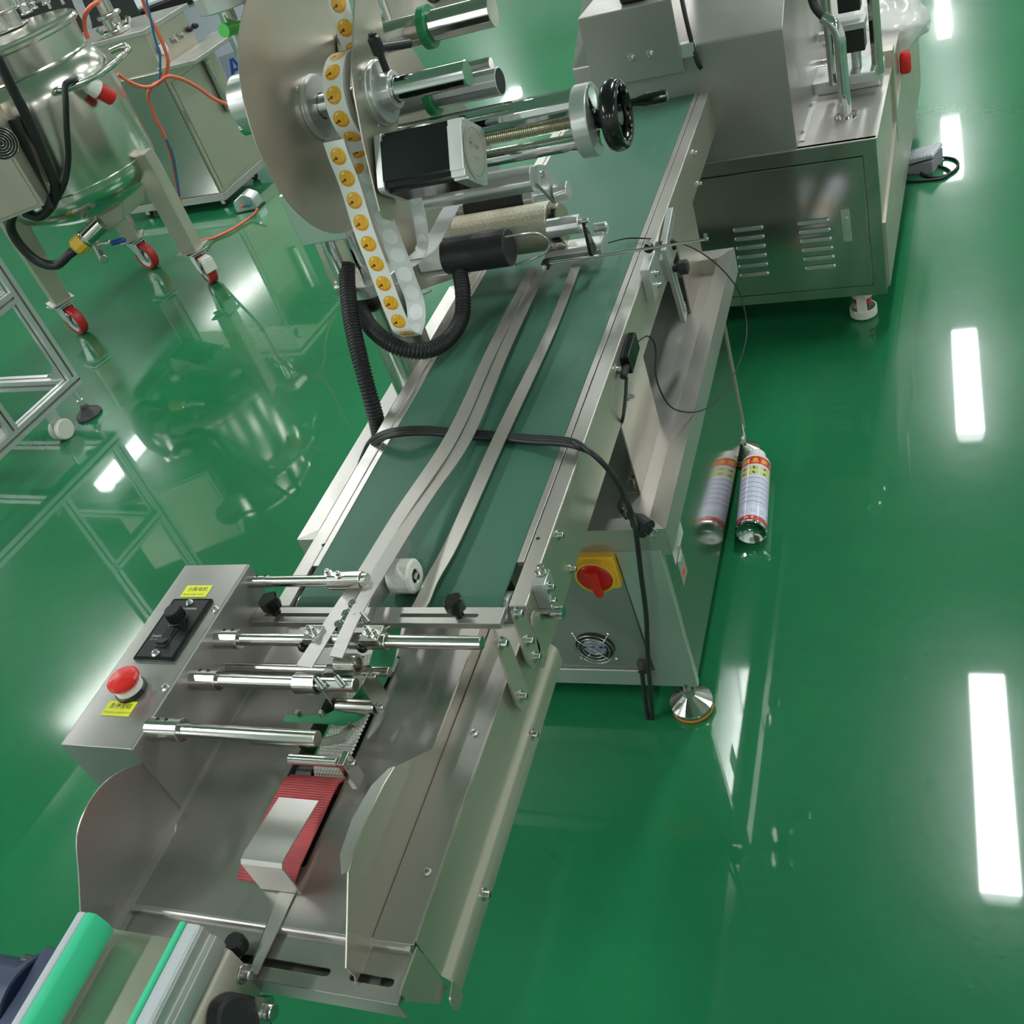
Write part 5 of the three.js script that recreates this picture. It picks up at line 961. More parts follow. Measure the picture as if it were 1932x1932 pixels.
  part(t, 'pole_flange', [turned([[0, 0], [0.028, 0], [0.028, 0.002], [0.018, 0.003], [0, 0.003]], V(pb.x, y1, pb.z), V(0, 1, 0), 32, 0.4)], M.polished);
  for (const s of [-1, 1]) bolt(t, V(pb.x + s * 0.023, y1 + 0.002, pb.z - s * 0.004), V(0, 1, 0), 0.0028);
  const pt = F('z', pb.z, 1577, 60).y;
  part(t, 'bent_pole', tube([V(pb.x, y1, pb.z), V(pb.x, y1 + 0.08, pb.z), V(pb.x, pt - 0.05, pb.z), V(pb.x, pt - 0.01, pb.z), V(pb.x - 0.012, pt + 0.018, pb.z - 0.004), V(pb.x - 0.032, pt + 0.034, pb.z - 0.01)], 0.0135, 80, 24), M.chrome, 'bent chromed pole');
  part(t, 'pole_hose', tube([V(pb.x - 0.028, pt + 0.03, pb.z - 0.009), V(pb.x - 0.05, pt + 0.06, pb.z - 0.02), V(pb.x - 0.055, pt + 0.12, pb.z - 0.03), V(pb.x - 0.04, pt + 0.2, pb.z - 0.04)], 0.0095, 30, 14), M.cable, 'black hose out of the pole');
  const k0 = st(1531, 183), k1 = st(1664, 150), k2 = st(1672, 118);
  const bx = [k0.x, k1.x + 0.004], bz0 = k0.z - 0.12, bz1 = k0.z;
  part(t, 'press_base', slab('y', rounded([[bx[0], bz0], [bx[1], bz0], [bx[1], bz1], [bx[0], bz1]], 0.012), y1, y1 + 0.030, [], 0.0015), M.alu, 'aluminium press base');
  for (const [u, v, r] of [[1657, 138, 0.0135], [1572, 160, 0.009]]) { const p = F('y', y1 + 0.03, u, v); part(t, 'press_column', [rod(V(p.x, y1 + 0.03, p.z), V(p.x, y1 + 0.36, p.z), r, 0.001, 28), rod(V(p.x, y1 + 0.03, p.z), V(p.x, y1 + 0.05, p.z), r * 0.7, 0.001, 16)], M.polished, 'steel press column'); }
  const pc = F('y', y1 + 0.15, 1600, 60);
  part(t, 'press_actuator', [box(pc.x - 0.035, pc.x + 0.035, y1 + 0.10, y1 + 0.15, pc.z - 0.05, pc.z, 0.002), box(pc.x - 0.02, pc.x + 0.03, y1 + 0.19, y1 + 0.32, pc.z - 0.05, pc.z - 0.01, 0.002)], M.black, 'black press actuator');
  part(t, 'press_beam', box(pc.x - 0.045, pc.x + 0.04, y1 + 0.155, y1 + 0.17, pc.z - 0.05, pc.z + 0.012, 0.002), M.alu);
  part(t, 'press_die', [rod(V(pc.x + 0.01, y1 + 0.055, pc.z - 0.03), V(pc.x + 0.01, y1 + 0.10, pc.z - 0.03), 0.012), box(pc.x - 0.03, pc.x + 0.055, y1 + 0.03, y1 + 0.055, pc.z - 0.09, pc.z + 0.02, 0.004)], M.aluDark);
  part(t, 'guide_clamp', box(F('y', y1 + 0.09, 1553, 75).x - 0.012, F('y', y1 + 0.09, 1553, 75).x + 0.012, y1 + 0.085, y1 + 0.105, F('y', y1 + 0.09, 1553, 75).z - 0.02, F('y', y1 + 0.09, 1553, 75).z, 0.002), M.alu);
  for (const v of [122, 132]) { const p = F('y', y1 + 0.03, 1512, v), e = F('y', y1 + 0.03, 1565, v - 9); part(t, 'slide_rod', rod(V(p.x, y1 + 0.028, p.z), V(e.x, y1 + 0.028, p.z), 0.0055), M.chrome); }
  part(t, 'dark_column', box(F('y', y1 + 0.1, 1540, 60).x, F('y', y1 + 0.1, 1555, 60).x, y1 + 0.02, y1 + 0.34, k0.z - 0.32, k0.z - 0.28, 0.003), M.black);
  // right hand side: lower ledge, upright cabinet behind
  part(t, 'side_ledge', slab('x', [[-0.02, y0 + 0.01], [-0.02, 0.28], [-0.75, 0.42], [-1.3, 0.42], [-1.3, y0 + 0.01]], -0.004, 0.006, [], 0.0015), M.satin, 'sloping steel side ledge');
  part(t, 'rear_upright', box(-0.07, 0.008, 0.40, 0.62, -0.98, -0.80, 0.003), M.satin);
  part(t, 'side_post', box(-0.03, 0.008, 0.30, 0.54, -0.46, -0.42, 0.002), M.satin);
  const rh = F('x', 0.012, 1705, 116); part(t, 'red_handle', turned([[0, 0], [0.012, 0], [0.015, 0.01], [0.015, 0.045], [0.011, 0.055], [0, 0.056]], V(0.016, rh.y - 0.03, rh.z), V(0, 1, 0), 20, 0.5), M.red, 'red handle');
  // casters
  for (const [u, v] of [[1630, 602]]) {
    const p = F('y', 0, u, v - 8);
    for (const [x, z] of [[p.x, p.z], [p.x - 0.42, p.z], [p.x, -0.8]]) {
      const c = part(t, 'levelling_caster', [turned([[0, 0.002], [0.030, 0.002], [0.034, 0.006], [0.034, 0.026], [0.030, 0.027], [0.030, 0.012], [0, 0.012]], V(x, 0, z), V(0, 1, 0), 36, 0.4), box(x - 0.012, x + 0.012, 0.02, 0.07, z + 0.018, z + 0.030, 0.002), turned([[0, 0.06], [0.026, 0.06], [0.026, 0.098], [0, 0.098]], V(x, 0, z), V(0, 1, 0), 28, 0.4)], M.ivory, 'cream levelling caster');
      part(c, 'caster_wheel', rodX(x - 0.012, x + 0.012, 0.037, z, 0.023, 0.003, 28), M.rubber);
      part(c, 'caster_nut', turned([[0, 0.044], [0.022, 0.044], [0.022, 0.056], [0, 0.056]], V(x, 0, z), V(0, 1, 0), 24, 0.4), M.red);
    }
  }
}
// clear plastic bags on the machine
{
  const film = new THREE.MeshPhysicalMaterial({ color: C(0.86, 0.85, 0.83), roughness: 0.28, transmission: 0.35, thickness: 0, ior: 1.45, side: THREE.DoubleSide });
  const lump = (c, rx, ry, rz, s, amp) => {
    const rows = [], N = 26, Mm = 44, h = noise(64, 64, [[5, 5, 1, s], [11, 11, 0.6, s + 1], [23, 23, 0.35, s + 2]]);
    for (let i = 0; i <= N; i++) { const th = i / N * Math.PI, row = []; for (let k = 0; k < Mm; k++) { const ph = k / Mm * 6.2832, n = h[Math.floor(i / N * 60) * 64 + Math.floor(k / Mm * 63)] - 0.5, q = 1 + amp * n; row.push(V(c.x + rx * q * Math.sin(th) * Math.cos(ph), c.y + Math.max(-ry * 0.55, ry * q * Math.cos(th)), c.z + rz * q * Math.sin(th) * Math.sin(ph))); } rows.push(row); }
    return skin(rows);
  };
  const a = ax(-0.09, 1672, 62);
  single('plastic_bag', 'crumpled clear plastic bag bulging over the machine edge', 'bag', lump(az(-3.22, 1676, 40), 0.10, 0.085, 0.14, 301, 0.7), film);
  single('plastic_bag', 'small crumpled clear bag lying on the table behind the sheet guard', 'bag', lump(ay(0.535, 1520, 88), 0.05, 0.03, 0.045, 311, 0.8), film);
}
// foot pedal on the floor
{
  const c = ay(0, 1738, 318), f = frame(V(c.x, 0, c.z), -0.35);
  const t = thing('foot_pedal', 'grey ribbed foot pedal with coiled black cable on the green floor', 'pedal', [c.x, 0, c.z], -0.35);
  part(t, 'pedal_base', slab('z', rounded([[-0.045, 0.0], [0.05, 0.0], [0.05, 0.045], [-0.045, 0.02]], 0.004), -0.05, 0.04, [], 0.002), M.grey);
  const tr = part(t, 'pedal_tread', obox(V(0.002, 0.044, -0.005), [0.10, 0.012, 0.085], new THREE.Quaternion().setFromAxisAngle(V(0, 0, 1), 0.26), 0.003), M.pale, 'pale ribbed tread');
  for (let k = 0; k < 9; k++) part(tr, 'tread_rib', obox(V(0.002, 0.051, -0.005).add(V(-0.04 + k * 0.01, (-0.04 + k * 0.01) * 0.266, 0)), [0.004, 0.004, 0.08], new THREE.Quaternion().setFromAxisAngle(V(0, 0, 1), 0.26), 0.0008), M.pale);
  const P = (u, v) => f.on('y', 0.005, u, v);
  part(t, 'pedal_cable', tube([f.on('y', 0.02, 1762, 300), ...[[1780, 297], [1800, 300], [1808, 310], [1800, 322], [1780, 332], [1755, 334], [1738, 326], [1742, 316], [1765, 313], [1786, 318], [1792, 326], [1778, 336], [1750, 340], [1725, 342], [1705, 343]].map(([u, v]) => P(u, v))], 0.0042, 160, 8), M.cable, 'coiled black cable');
}
console.log('right machine');

// ------------------------------------------------------------------ mixing tank on three caster legs
const TX = -3.114, TZ = -3.232;
// the point that a pixel shows on the front of an upright cylinder round the tank axis
function onTank(r, u, v) {
  const k = ray(u, v), cx = TX - EYE.x, cz = TZ - EYE.z, A = k.x * k.x + k.z * k.z, B = k.x * cx + k.z * cz, D = B * B - A * (cx * cx + cz * cz - r * r);
  return k.multiplyScalar((B - Math.sqrt(Math.max(0, D))) / A).add(EYE);
}
function caster(parent, x, z, turn, mat, brake) {
  const c = Math.cos(turn), s = Math.sin(turn), W = (a, y, b) => V(x + a * c + b * s, y, z - a * s + b * c), ay_ = V(c, 0, -s);
  const off = 0.028, w = W(off, 0.062, 0);
  const fk = [];
  const axl = V(s, 0, c);
  for (const k of [-1, 1]) fk.push(plate([W(-0.03, 0.128, k * 0.024), W(0.035, 0.128, k * 0.024), W(off + 0.016, 0.052, k * 0.024), W(off - 0.012, 0.05, k * 0.024)], axl.clone().multiplyScalar(k), 0.003));
  fk.push(obox(W(0, 0.129, 0), [0.07, 0.004, 0.055], new THREE.Quaternion().setFromAxisAngle(V(0, 1, 0), turn), 0.001), rod(W(off, 0.062, -0.028), W(off, 0.062, 0.028), 0.007, 0.001, 14), obox(W(0, 0.142, 0), [0.09, 0.006, 0.09], new THREE.Quaternion().setFromAxisAngle(V(0, 1, 0), turn), 0.001), rod(W(0, 0.131, 0), W(0, 0.141, 0), 0.024, 0.002, 20));
  const o = part(parent, 'caster', fk, M.zinc, 'zinc plated swivel fork');
  const ty = (p) => turned(p, W(off, 0.062, 0).addScaledVector(axl, -0.019), axl, 36, 0.5);
  part(o, 'caster_tyre', ty([[0.045, 0], [0.055, 0], [0.061, 0.006], [0.062, 0.019], [0.061, 0.032], [0.055, 0.038], [0.045, 0.038]]), mat, 'red caster tyre');
  part(o, 'caster_rim', ty([[0, 0.002], [0.012, 0.0], [0.03, 0.008], [0.046, 0.002], [0.046, 0.036], [0.03, 0.030], [0.012, 0.038], [0, 0.036]]), M.zinc);
  if (brake) part(o, 'brake_lever', [obox(W(0.075, 0.115, 0), [0.05, 0.018, 0.045], new THREE.Quaternion().setFromAxisAngle(V(0, 1, 0), turn), 0.004), obox(W(0.092, 0.09, 0), [0.02, 0.05, 0.05], new THREE.Quaternion().setFromAxisAngle(V(0, 1, 0), turn), 0.004)], M.ivory, 'cream brake lever');
}
{
  const t = thing('mixing_tank', 'polished stainless mixing tank with clamped lid on three legs with red casters', 'tank', [TX, 0, TZ]);
  const side = 0, base = V(TX, 0, TZ), up = V(0, 1, 0), tank = metal(C(0.66, 0.63, 0.58), 0.27, { cloud: 1.6 });
  const T = (p, seg = 96, a = 0.45) => turned(p, base, up, seg, a);
  part(t, 'tank_body', T([[0.0, 0.375], [0.07, 0.378], [0.16, 0.402], [0.24, 0.437], [0.29, 0.473], [0.309, 0.505], [0.314, 0.53], [0.314, 0.845], [0.312, 0.872], [0.303, 0.9], [0.288, 0.926], [0.279, 0.936], [0.272, 0.944], [0.2725, 0.95], [0.272, 1.05], [0.0, 1.05]], 96, 0.7), tank, 'polished tank body');
  part(t, 'weld_band', T([[0.3142, 0.545], [0.3152, 0.548], [0.3142, 0.551]], 96), M.polished);
  part(t, 'neck_band', T([[0.2722, 0.946], [0.2745, 0.951], [0.2722, 0.957]], 96), M.polished);
  part(t, 'lid', T([[0, 1.066], [0.24, 1.066], [0.272, 1.063], [0.284, 1.058], [0.289, 1.05], [0.289, 1.040], [0.284, 1.034], [0.272, 1.032], [0.272, 1.05], [0, 1.05]], 96), tank, 'flat round lid with rolled rim');
  const lid = (x, z, y = 1.066) => V(TX + x, y, TZ + z);
  const L = (u, v, y = 1.068) => ay(y, u, v);
  const hd = L(108, 12); part(t, 'lid_handle', tube([hd.clone().add(V(-0.03, 0, 0.005)), hd.clone().add(V(-0.026, 0.035, 0.004)), hd.clone().add(V(0, 0.045, 0)), hd.clone().add(V(0.026, 0.035, -0.004)), hd.clone().add(V(0.03, 0, -0.005))], 0.006, 30, 12), M.polished, 'bent rod lid handle');
  const mo = L(14, 55), stub = (u, v, r, h, n, lab) => { const p = L(u, v); part(t, n, [rod(p, p.clone().add(V(0, h, 0)), r, 0.002, 36), rod(p.clone().add(V(0, h * 0.45, 0)), p.clone().add(V(0, h * 0.55, 0)), r * 1.18, 0.002, 36), rod(p, p.clone().add(V(0, 0.008, 0)), r * 1.35, 0.002, 36)], M.polished, lab); };
  stub(18, 55, 0.055, 0.12, 'lid_port', 'wide steel port on the lid'); stub(52, 26, 0.019, 0.07, 'lid_port', 'narrow steel port on the lid'); stub(66, 18, 0.012, 0.05, 'lid_port'); stub(88, 8, 0.014, 0.06, 'lid_port');
  const sg = L(24, 14); part(t, 'lid_hatch', box(sg.x - 0.03, sg.x + 0.03, 1.07, 1.16, sg.z - 0.012, sg.z + 0.012, 0.003), plastic(C(0.30, 0.42, 0.36), 0.2), 'small green window in the lid hatch');
  // legs: cut from square tube
  const feet = [[-3.29, -2.959], [-3.265, -3.485], [-2.787, -3.253]];
  feet.forEach(([x, z], i) => {
    const d = V(TX - x, 0, TZ - z).normalize(), s = V(-d.z, 0, d.x), b = V(x, 0.148, z), q = (a, y, k) => V(x, y, z).addScaledVector(d, a).addScaledVector(s, k * 0.034);
    const w = 0.034;
    const leg = [[-0.028, 0.148], [0.042, 0.148], [0.058, 0.56], [-0.028, 0.56], [-0.032, 0.50]];
    part(t, 'leg', plate(leg.map(([a, y]) => q(a, y, -1)), s, 2 * w, [], 0.003), M.satin, 'square steel leg');
    part(t, 'foot_plate', obox(V(x + d.x * 0.004, 0.151, z + d.z * 0.004), [0.10, 0.006, 0.10], new THREE.Quaternion().setFromUnitVectors(V(1, 0, 0), d), 0.001), M.steel);
    caster(t, x, z, [-0.35, -0.3, -0.6][i], M.redRubber, i === 2);
  });
  // ring handle on the side
  const H = (u, v, r) => { const y = 0.885; return ay(y, u, v); };
  const hp = [[112, 172, 0.312], [108, 171, 0.345], [122, 168, 0.36], [145, 160, 0.37], [170, 149, 0.375], [195, 134, 0.38], [218, 116, 0.38], [236, 100, 0.38], [242, 92, 0.375], [236, 87, 0.36], [222, 91, 0.34], [208, 97, 0.315]].map(([u, v, r]) => onTank(r, u, v));
  part(t, 'side_handle', tube(hp, 0.0125, 70, 14), M.polished, 'bent tube side handle');
  const yv = [TX + 0.16, 0.36, TZ + 0.12];
  // bottom outlet
  part(t, 'outlet_valve', [rod(V(TX, 0.30, TZ), V(TX, 0.385, TZ), 0.035, 0.002, 32), rod(ay(0.30, 178, 455), ay(0.28, 196, 490), 0.017, 0.002, 20), rod(ay(0.31, 185, 462), ay(0.31, 208, 456), 0.008, 0.001, 12)], M.polished);
  part(t, 'valve_lever', rod(ay(0.31, 210, 459), ay(0.312, 236, 452), 0.010, 0.004, 14), M.blue, 'blue valve lever');
  // lower shroud below the tank
  const sh = [[150, 405], [228, 366], [232, 416], [186, 452]].map(([u, v]) => ax(TX + 0.1, u, v));
  part(t, 'motor_shroud', plate([[150, 403], [231, 362], [233, 414], [188, 452]].map(([u, v]) => az(TZ + 0.06, u, v)), V(0, 0, -1), 0.16, [], 0.002), M.satin, 'steel shroud under the tank');
  // warm jacket rods at the side
  const jb = [[25, 200], [88, 402]];
  part(t, 'jacket_pipe', rod(ax(TX + 0.17, 25, 225), ax(TX + 0.17, 92, 395), 0.02, 0.002, 20), M.dark, 'dark jacket pipe');
}
{
  // control box hung beside the tank
  const pA = V(-3.05, 0, -2.80), f = frame(pA, 0.55);
  const t = thing('hanging_control_box', 'brushed steel control box with round fan grille, hung in front of the tank legs', 'control box', [pA.x, 0, pA.z], 0.55);
  const c = [[-60, 190], [92, 365], [50, 408], [-60, 430]];
  const e1 = f.on('z', 0, 92, 365), e2 = f.on('z', 0, 48, 410), e3 = f.on('z', 0, -20, 230);
  const yb = e1.y, xr = e1.x;
  part(t, 'box_body', [box(xr - 0.42, xr, yb, yb + 0.36, -0.06, 0.14, 0.003)], M.satin);
  part(t, 'box_lid', box(xr - 0.41, xr - 0.012, yb + 0.012, yb + 0.348, 0.14, 0.146, 0.002), M.satin);
  const g = f.on('x', xr, 2, 268), gr = [];
  for (let k = 1; k <= 6; k++) gr.push(new THREE.TorusGeometry(0.009 * k, 0.0012, 6, 32));
  const gc = f.on('z', 0.147, 2, 270);
  const grille = part(t, 'fan_grille', gr, M.polished, 'round wire fan grille'); grille.position.set(gc.x, gc.y, 0.149);
  const fb = part(t, 'fan_opening', new THREE.CircleGeometry(0.056, 40), M.dark); fb.position.set(gc.x, gc.y, 0.1466);
}
// cables and plug at the tank
{
  const A = (l) => l.map(([u, v, z]) => az(z, u, v));
  single('black_hose', 'thick black hose hanging down in front of the tank to the yellow gland', 'hose', tube(A([[-8, 105, -2.86], [20, 160, -2.87], [55, 230, -2.88], [85, 300, -2.88], [104, 350, -2.88], [98, 385, -2.87], [72, 408, -2.85], [45, 400, -2.84]]), 0.018, 120, 14), M.cable);
  single('black_hose', 'thick black hose sagging below the control box into the yellow gland', 'hose', tube(A([[26, 395, -2.85], [20, 430, -2.85], [40, 465, -2.85], [75, 495, -2.86], [105, 500, -2.88], [130, 480, -2.90], [143, 470, -2.92]]), 0.018, 90, 14), M.cable);
  const t = thing('power_plug', 'white and red industrial plug hooked with black cable on the tank handle', 'plug', [-2.85, 0.8, -3.0]);
  const p0 = onTank(0.35, 142, 146), p1 = onTank(0.36, 184, 169), d = p1.clone().sub(p0).normalize();
  const Ln = p0.distanceTo(p1);
  part(t, 'plug_body', turned([[0, 0], [0.012, 0], [0.017, 0.03], [0.030, Ln * 0.6], [0.033, Ln], [0, Ln]], p0, d, 28, 0.5), M.white, 'white plug body');
  part(t, 'plug_collar', turned([[0, Ln], [0.029, Ln], [0.029, Ln + 0.055], [0.026, Ln + 0.06], [0, Ln + 0.058]], p0, d, 28, 0.5), M.red, 'red plug collar');
  part(t, 'plug_cable', tube([p0.clone(), ...A([[134, 152, -2.95], [124, 158, -2.93], [124, 190, -2.91], [126, 240, -2.9], [129, 300, -2.9], [122, 345, -2.89], [108, 375, -2.88]])], 0.0105, 90, 12), M.cable, 'black cable');
  const g = thing('yellow_gland', 'yellow cable gland on the pipe below the tank', 'gland', [-2.9, 0.3, -2.95]);
  const g0 = az(-2.92, 140, 472), g1 = az(-2.96, 166, 446), gd = g1.clone().sub(g0).normalize();
  part(g, 'gland_nut', turned([[0, 0], [0.022, 0.002], [0.034, 0.012], [0.036, 0.03], [0.036, 0.055], [0.03, 0.06], [0, 0.06]], g0, gd, 12, 0.4), M.mustard, 'yellow nut');
  part(g, 'gland_pipe', [turned([[0, 0.058], [0.036, 0.058], [0.037, 0.066], [0.033, 0.07], [0.033, 0.15], [0, 0.15]], g0, gd, 28, 0.4)], M.polished);
}

// ------------------------------------------------------------------ steel machine cabinet on small casters behind the tank
{
  const c0 = ay(0.075, 421, 366), c1 = ay(0.075, 497, 300), c2 = ay(0.075, 345, 385);
  const turn = Math.atan2(-(c1.z - c0.z), c1.x - c0.x), f = frame(V(c0.x, 0, c0.z), turn), F = f.on;
  const t = thing('service_cabinet', 'dull stainless service cabinet with sloping ledge, valves on top and small casters, behind the tank', 'cabinet', [c0.x, 0, c0.z], turn);
  const w = F('y', 0.075, 497, 300).x, top = F('z', 0, 267, 57).y, dl = 0.62;
  part(t, 'cabinet_body', [box(0, w, 0.08, 0.66, -dl, 0, 0.003)], M.satin, 'dull steel cabinet body');
  part(t, 'side_panel', box(-0.006, 0.0, 0.085, 0.655, -dl + 0.01, -0.012, 0.001), M.mirror, 'polished steel side panel');
  part(t, 'base_skirt', box(-0.004, w + 0.004, 0.045, 0.08, -dl - 0.004, 0.004, 0.002), M.steel);
  part(t, 'upper_body', [slab('z', [[0, 0.66], [0, top - 0.02], [0.30, top - 0.02], [0.30, 0.66]], -dl, -0.002, [], 0.002)], M.satin);
  part(t, 'top_plate', box(-0.012, 0.33, top - 0.02, top, -dl - 0.01, 0.012, 0.002), M.steel);
  part(t, 'work_ledge', box(-0.005, 0.44, 0.655, 0.672, -0.02, 0.20, 0.002), M.steel, 'projecting steel ledge');
  part(t, 'door_seam', box(0.018, w - 0.018, 0.10, 0.60, 0.0, 0.003, 0.001), M.satin);
  for (const y of [0.5, 0.52]) part(t, 'hinge', box(-0.002, 0.008, y - 0.10, y - 0.02 + (y > 0.51 ? 0.06 : 0), 0.002, 0.006, 0.001), M.steel);
  const lp = F('y', 0.66, 315, 148); part(t, 'ledge_leg', rod(V(w - 0.10, 0.36, 0.02), V(w - 0.10, 0.60, 0.02), 0.016, 0.002, 20), M.polished);
  for (const [x, z] of [[0.05, -0.06], [w - 0.05, -0.06], [0.05, -dl + 0.06], [w - 0.05, -dl + 0.06]]) {
    const c = part(t, 'small_caster', [turned([[0, 0.03], [0.012, 0.03], [0.016, 0.045], [0, 0.045]], V(x, 0, z), V(0, 1, 0), 16), box(x - 0.012, x - 0.009, 0.012, 0.035, z - 0.012, z + 0.012, 0.001), box(x + 0.009, x + 0.012, 0.012, 0.035, z - 0.012, z + 0.012, 0.001)], M.zinc);
    part(c, 'caster_wheel', rodX(x - 0.009, x + 0.009, 0.021, z, 0.021, 0.003, 24), M.rubber);
  }
  // gauge and small handles on the upper face
  const gg = F('z', 0, 305, 92); part(t, 'pressure_gauge', [turned([[0, 0], [0.030, 0], [0.030, 0.012], [0.027, 0.014], [0, 0.014]], V(gg.x, gg.y, 0), V(0, 0, 1), 32, 0.4)], M.polished);
  part(t, 'gauge_face', new THREE.CircleGeometry(0.026, 28).translate(gg.x, gg.y, 0.0146), M.white, 'white gauge face');
  for (const [u, v, m] of [[327, 76, 'bolt'], [339, 68, 'bolt'], [354, 56, 'black'], [364, 50, 'black']]) { const p = F('z', 0, u, v); part(t, 'control_knob', turned([[0, 0], [0.011, 0], [0.013, 0.012], [0.009, 0.026], [0, 0.028]], V(p.x, p.y, 0), V(0, 0, 1), 18, 0.5), M[m]); }
  // valve stack on the top
  const vs = F('y', top, 222, 62);
  part(t, 'valve_stack', [rod(V(vs.x, top, vs.z), V(vs.x, top + 0.02, vs.z), 0.065, 0.003, 36), rod(V(vs.x, top + 0.02, vs.z), V(vs.x, top + 0.07, vs.z), 0.04, 0.003, 32), rod(V(vs.x, top + 0.07, vs.z), V(vs.x, top + 0.085, vs.z), 0.055, 0.003, 32), rod(V(vs.x, top + 0.085, vs.z), V(vs.x, top + 0.19, vs.z), 0.032, 0.003, 32), box(vs.x - 0.06, vs.x + 0.06, top + 0.19, top + 0.24, vs.z - 0.05, vs.z + 0.05, 0.01)], M.polished, 'clamped valve stack');
  for (let k = 0; k < 4; k++) { const a = 0.6 + k * 1.57; part(t, 'wing_nut', rod(V(vs.x + 0.06 * Math.cos(a), top + 0.02, vs.z + 0.06 * Math.sin(a)), V(vs.x + 0.075 * Math.cos(a), top + 0.045, vs.z + 0.075 * Math.sin(a)), 0.012, 0.003, 12), M.chrome); }
}
// red and blue air lines between cabinet, ceiling and floor block
{
  const A = (l) => l.map(([u, v, z]) => az(z, u, v));
  single('air_line', 'orange red air line dropping past the gauge and curling down to the floor', 'air line', tube(A([[262, -25, -3.62], [276, 20, -3.62], [295, 55, -3.62], [310, 90, -3.62], [317, 118, -3.62], [306, 150, -3.62], [287, 163, -3.62], [280, 180, -3.62], [290, 215, -3.62], [310, 255, -3.62], [325, 300, -3.62], [334, 350, -3.62], [342, 392, -3.62]]), 0.0072, 180, 10), M.hose);
  single('air_line', 'orange red air line sagging from the tank side to the loop', 'air line', tube(A([[222, 140, -3.52], [245, 155, -3.55], [270, 164, -3.58], [290, 162, -3.6], [305, 152, -3.6], [318, 144, -3.6], [340, 148, -3.62], [370, 163, -3.66], [400, 184, -3.70], [432, 198, -3.74], [462, 204, -3.78]]), 0.0072, 120, 10), M.hose);
  single('air_line', 'thin blue air line beside the orange one at the gauge', 'air line', tube(A([[270, -25, -3.61], [284, 35, -3.61], [292, 72, -3.61], [301, 100, -3.61], [302, 128, -3.61], [301, 150, -3.61]]), 0.0048, 80, 8), M.airBlue);
  single('air_line', 'thin blue air line running down along the orange one to the floor', 'air line', tube(A([[314, 262, -3.61], [326, 290, -3.61], [333, 330, -3.61], [339, 370, -3.61]]), 0.0048, 60, 8), M.airBlue);
  single('air_line', 'orange red air line arching down behind the tank lid', 'air line', tube(A([[188, 2, -3.45], [172, 12, -3.45], [160, 30, -3.45], [160, 52, -3.45], [166, 72, -3.45]]), 0.0085, 60, 10), M.hose);
  single('air_line', 'orange red air line lying on the floor to the foot valve', 'air line', tube([[378, 454, 0.03], [400, 450, 0.01], [430, 437, 0.01], [455, 422, 0.01], [472, 410, 0.014], [482, 402, 0.03], [486, 393, 0.045]].map(([u, v, y]) => ay(y, u, v)), 0.0062, 80, 8), M.hose);
  const c = ay(0, 474, 392), t = thing('foot_valve', 'small grey aluminium foot valve at the end of the orange air line', 'valve', [c.x, 0, c.z]);
  part(t, 'valve_body', slab('z', rounded([[c.x - 0.06, 0.004], [c.x + 0.06, 0.004], [c.x + 0.055, 0.06], [c.x + 0.01, 0.085], [c.x - 0.055, 0.055]], 0.012), c.z - 0.03, c.z + 0.04, [], 0.003), M.aluDark);
  part(t, 'valve_foot', box(c.x - 0.065, c.x + 0.065, 0, 0.006, c.z - 0.035, c.z + 0.045, 0.002), M.black);
  for (let k = 0; k < 3; k++) part(t, 'valve_port', rod(V(c.x - 0.012 + k * 0.02, 0.03, c.z + 0.038), V(c.x - 0.012 + k * 0.02, 0.03, c.z + 0.052), 0.007, 0.001, 12), k ? M.airBlue : M.hose);
}
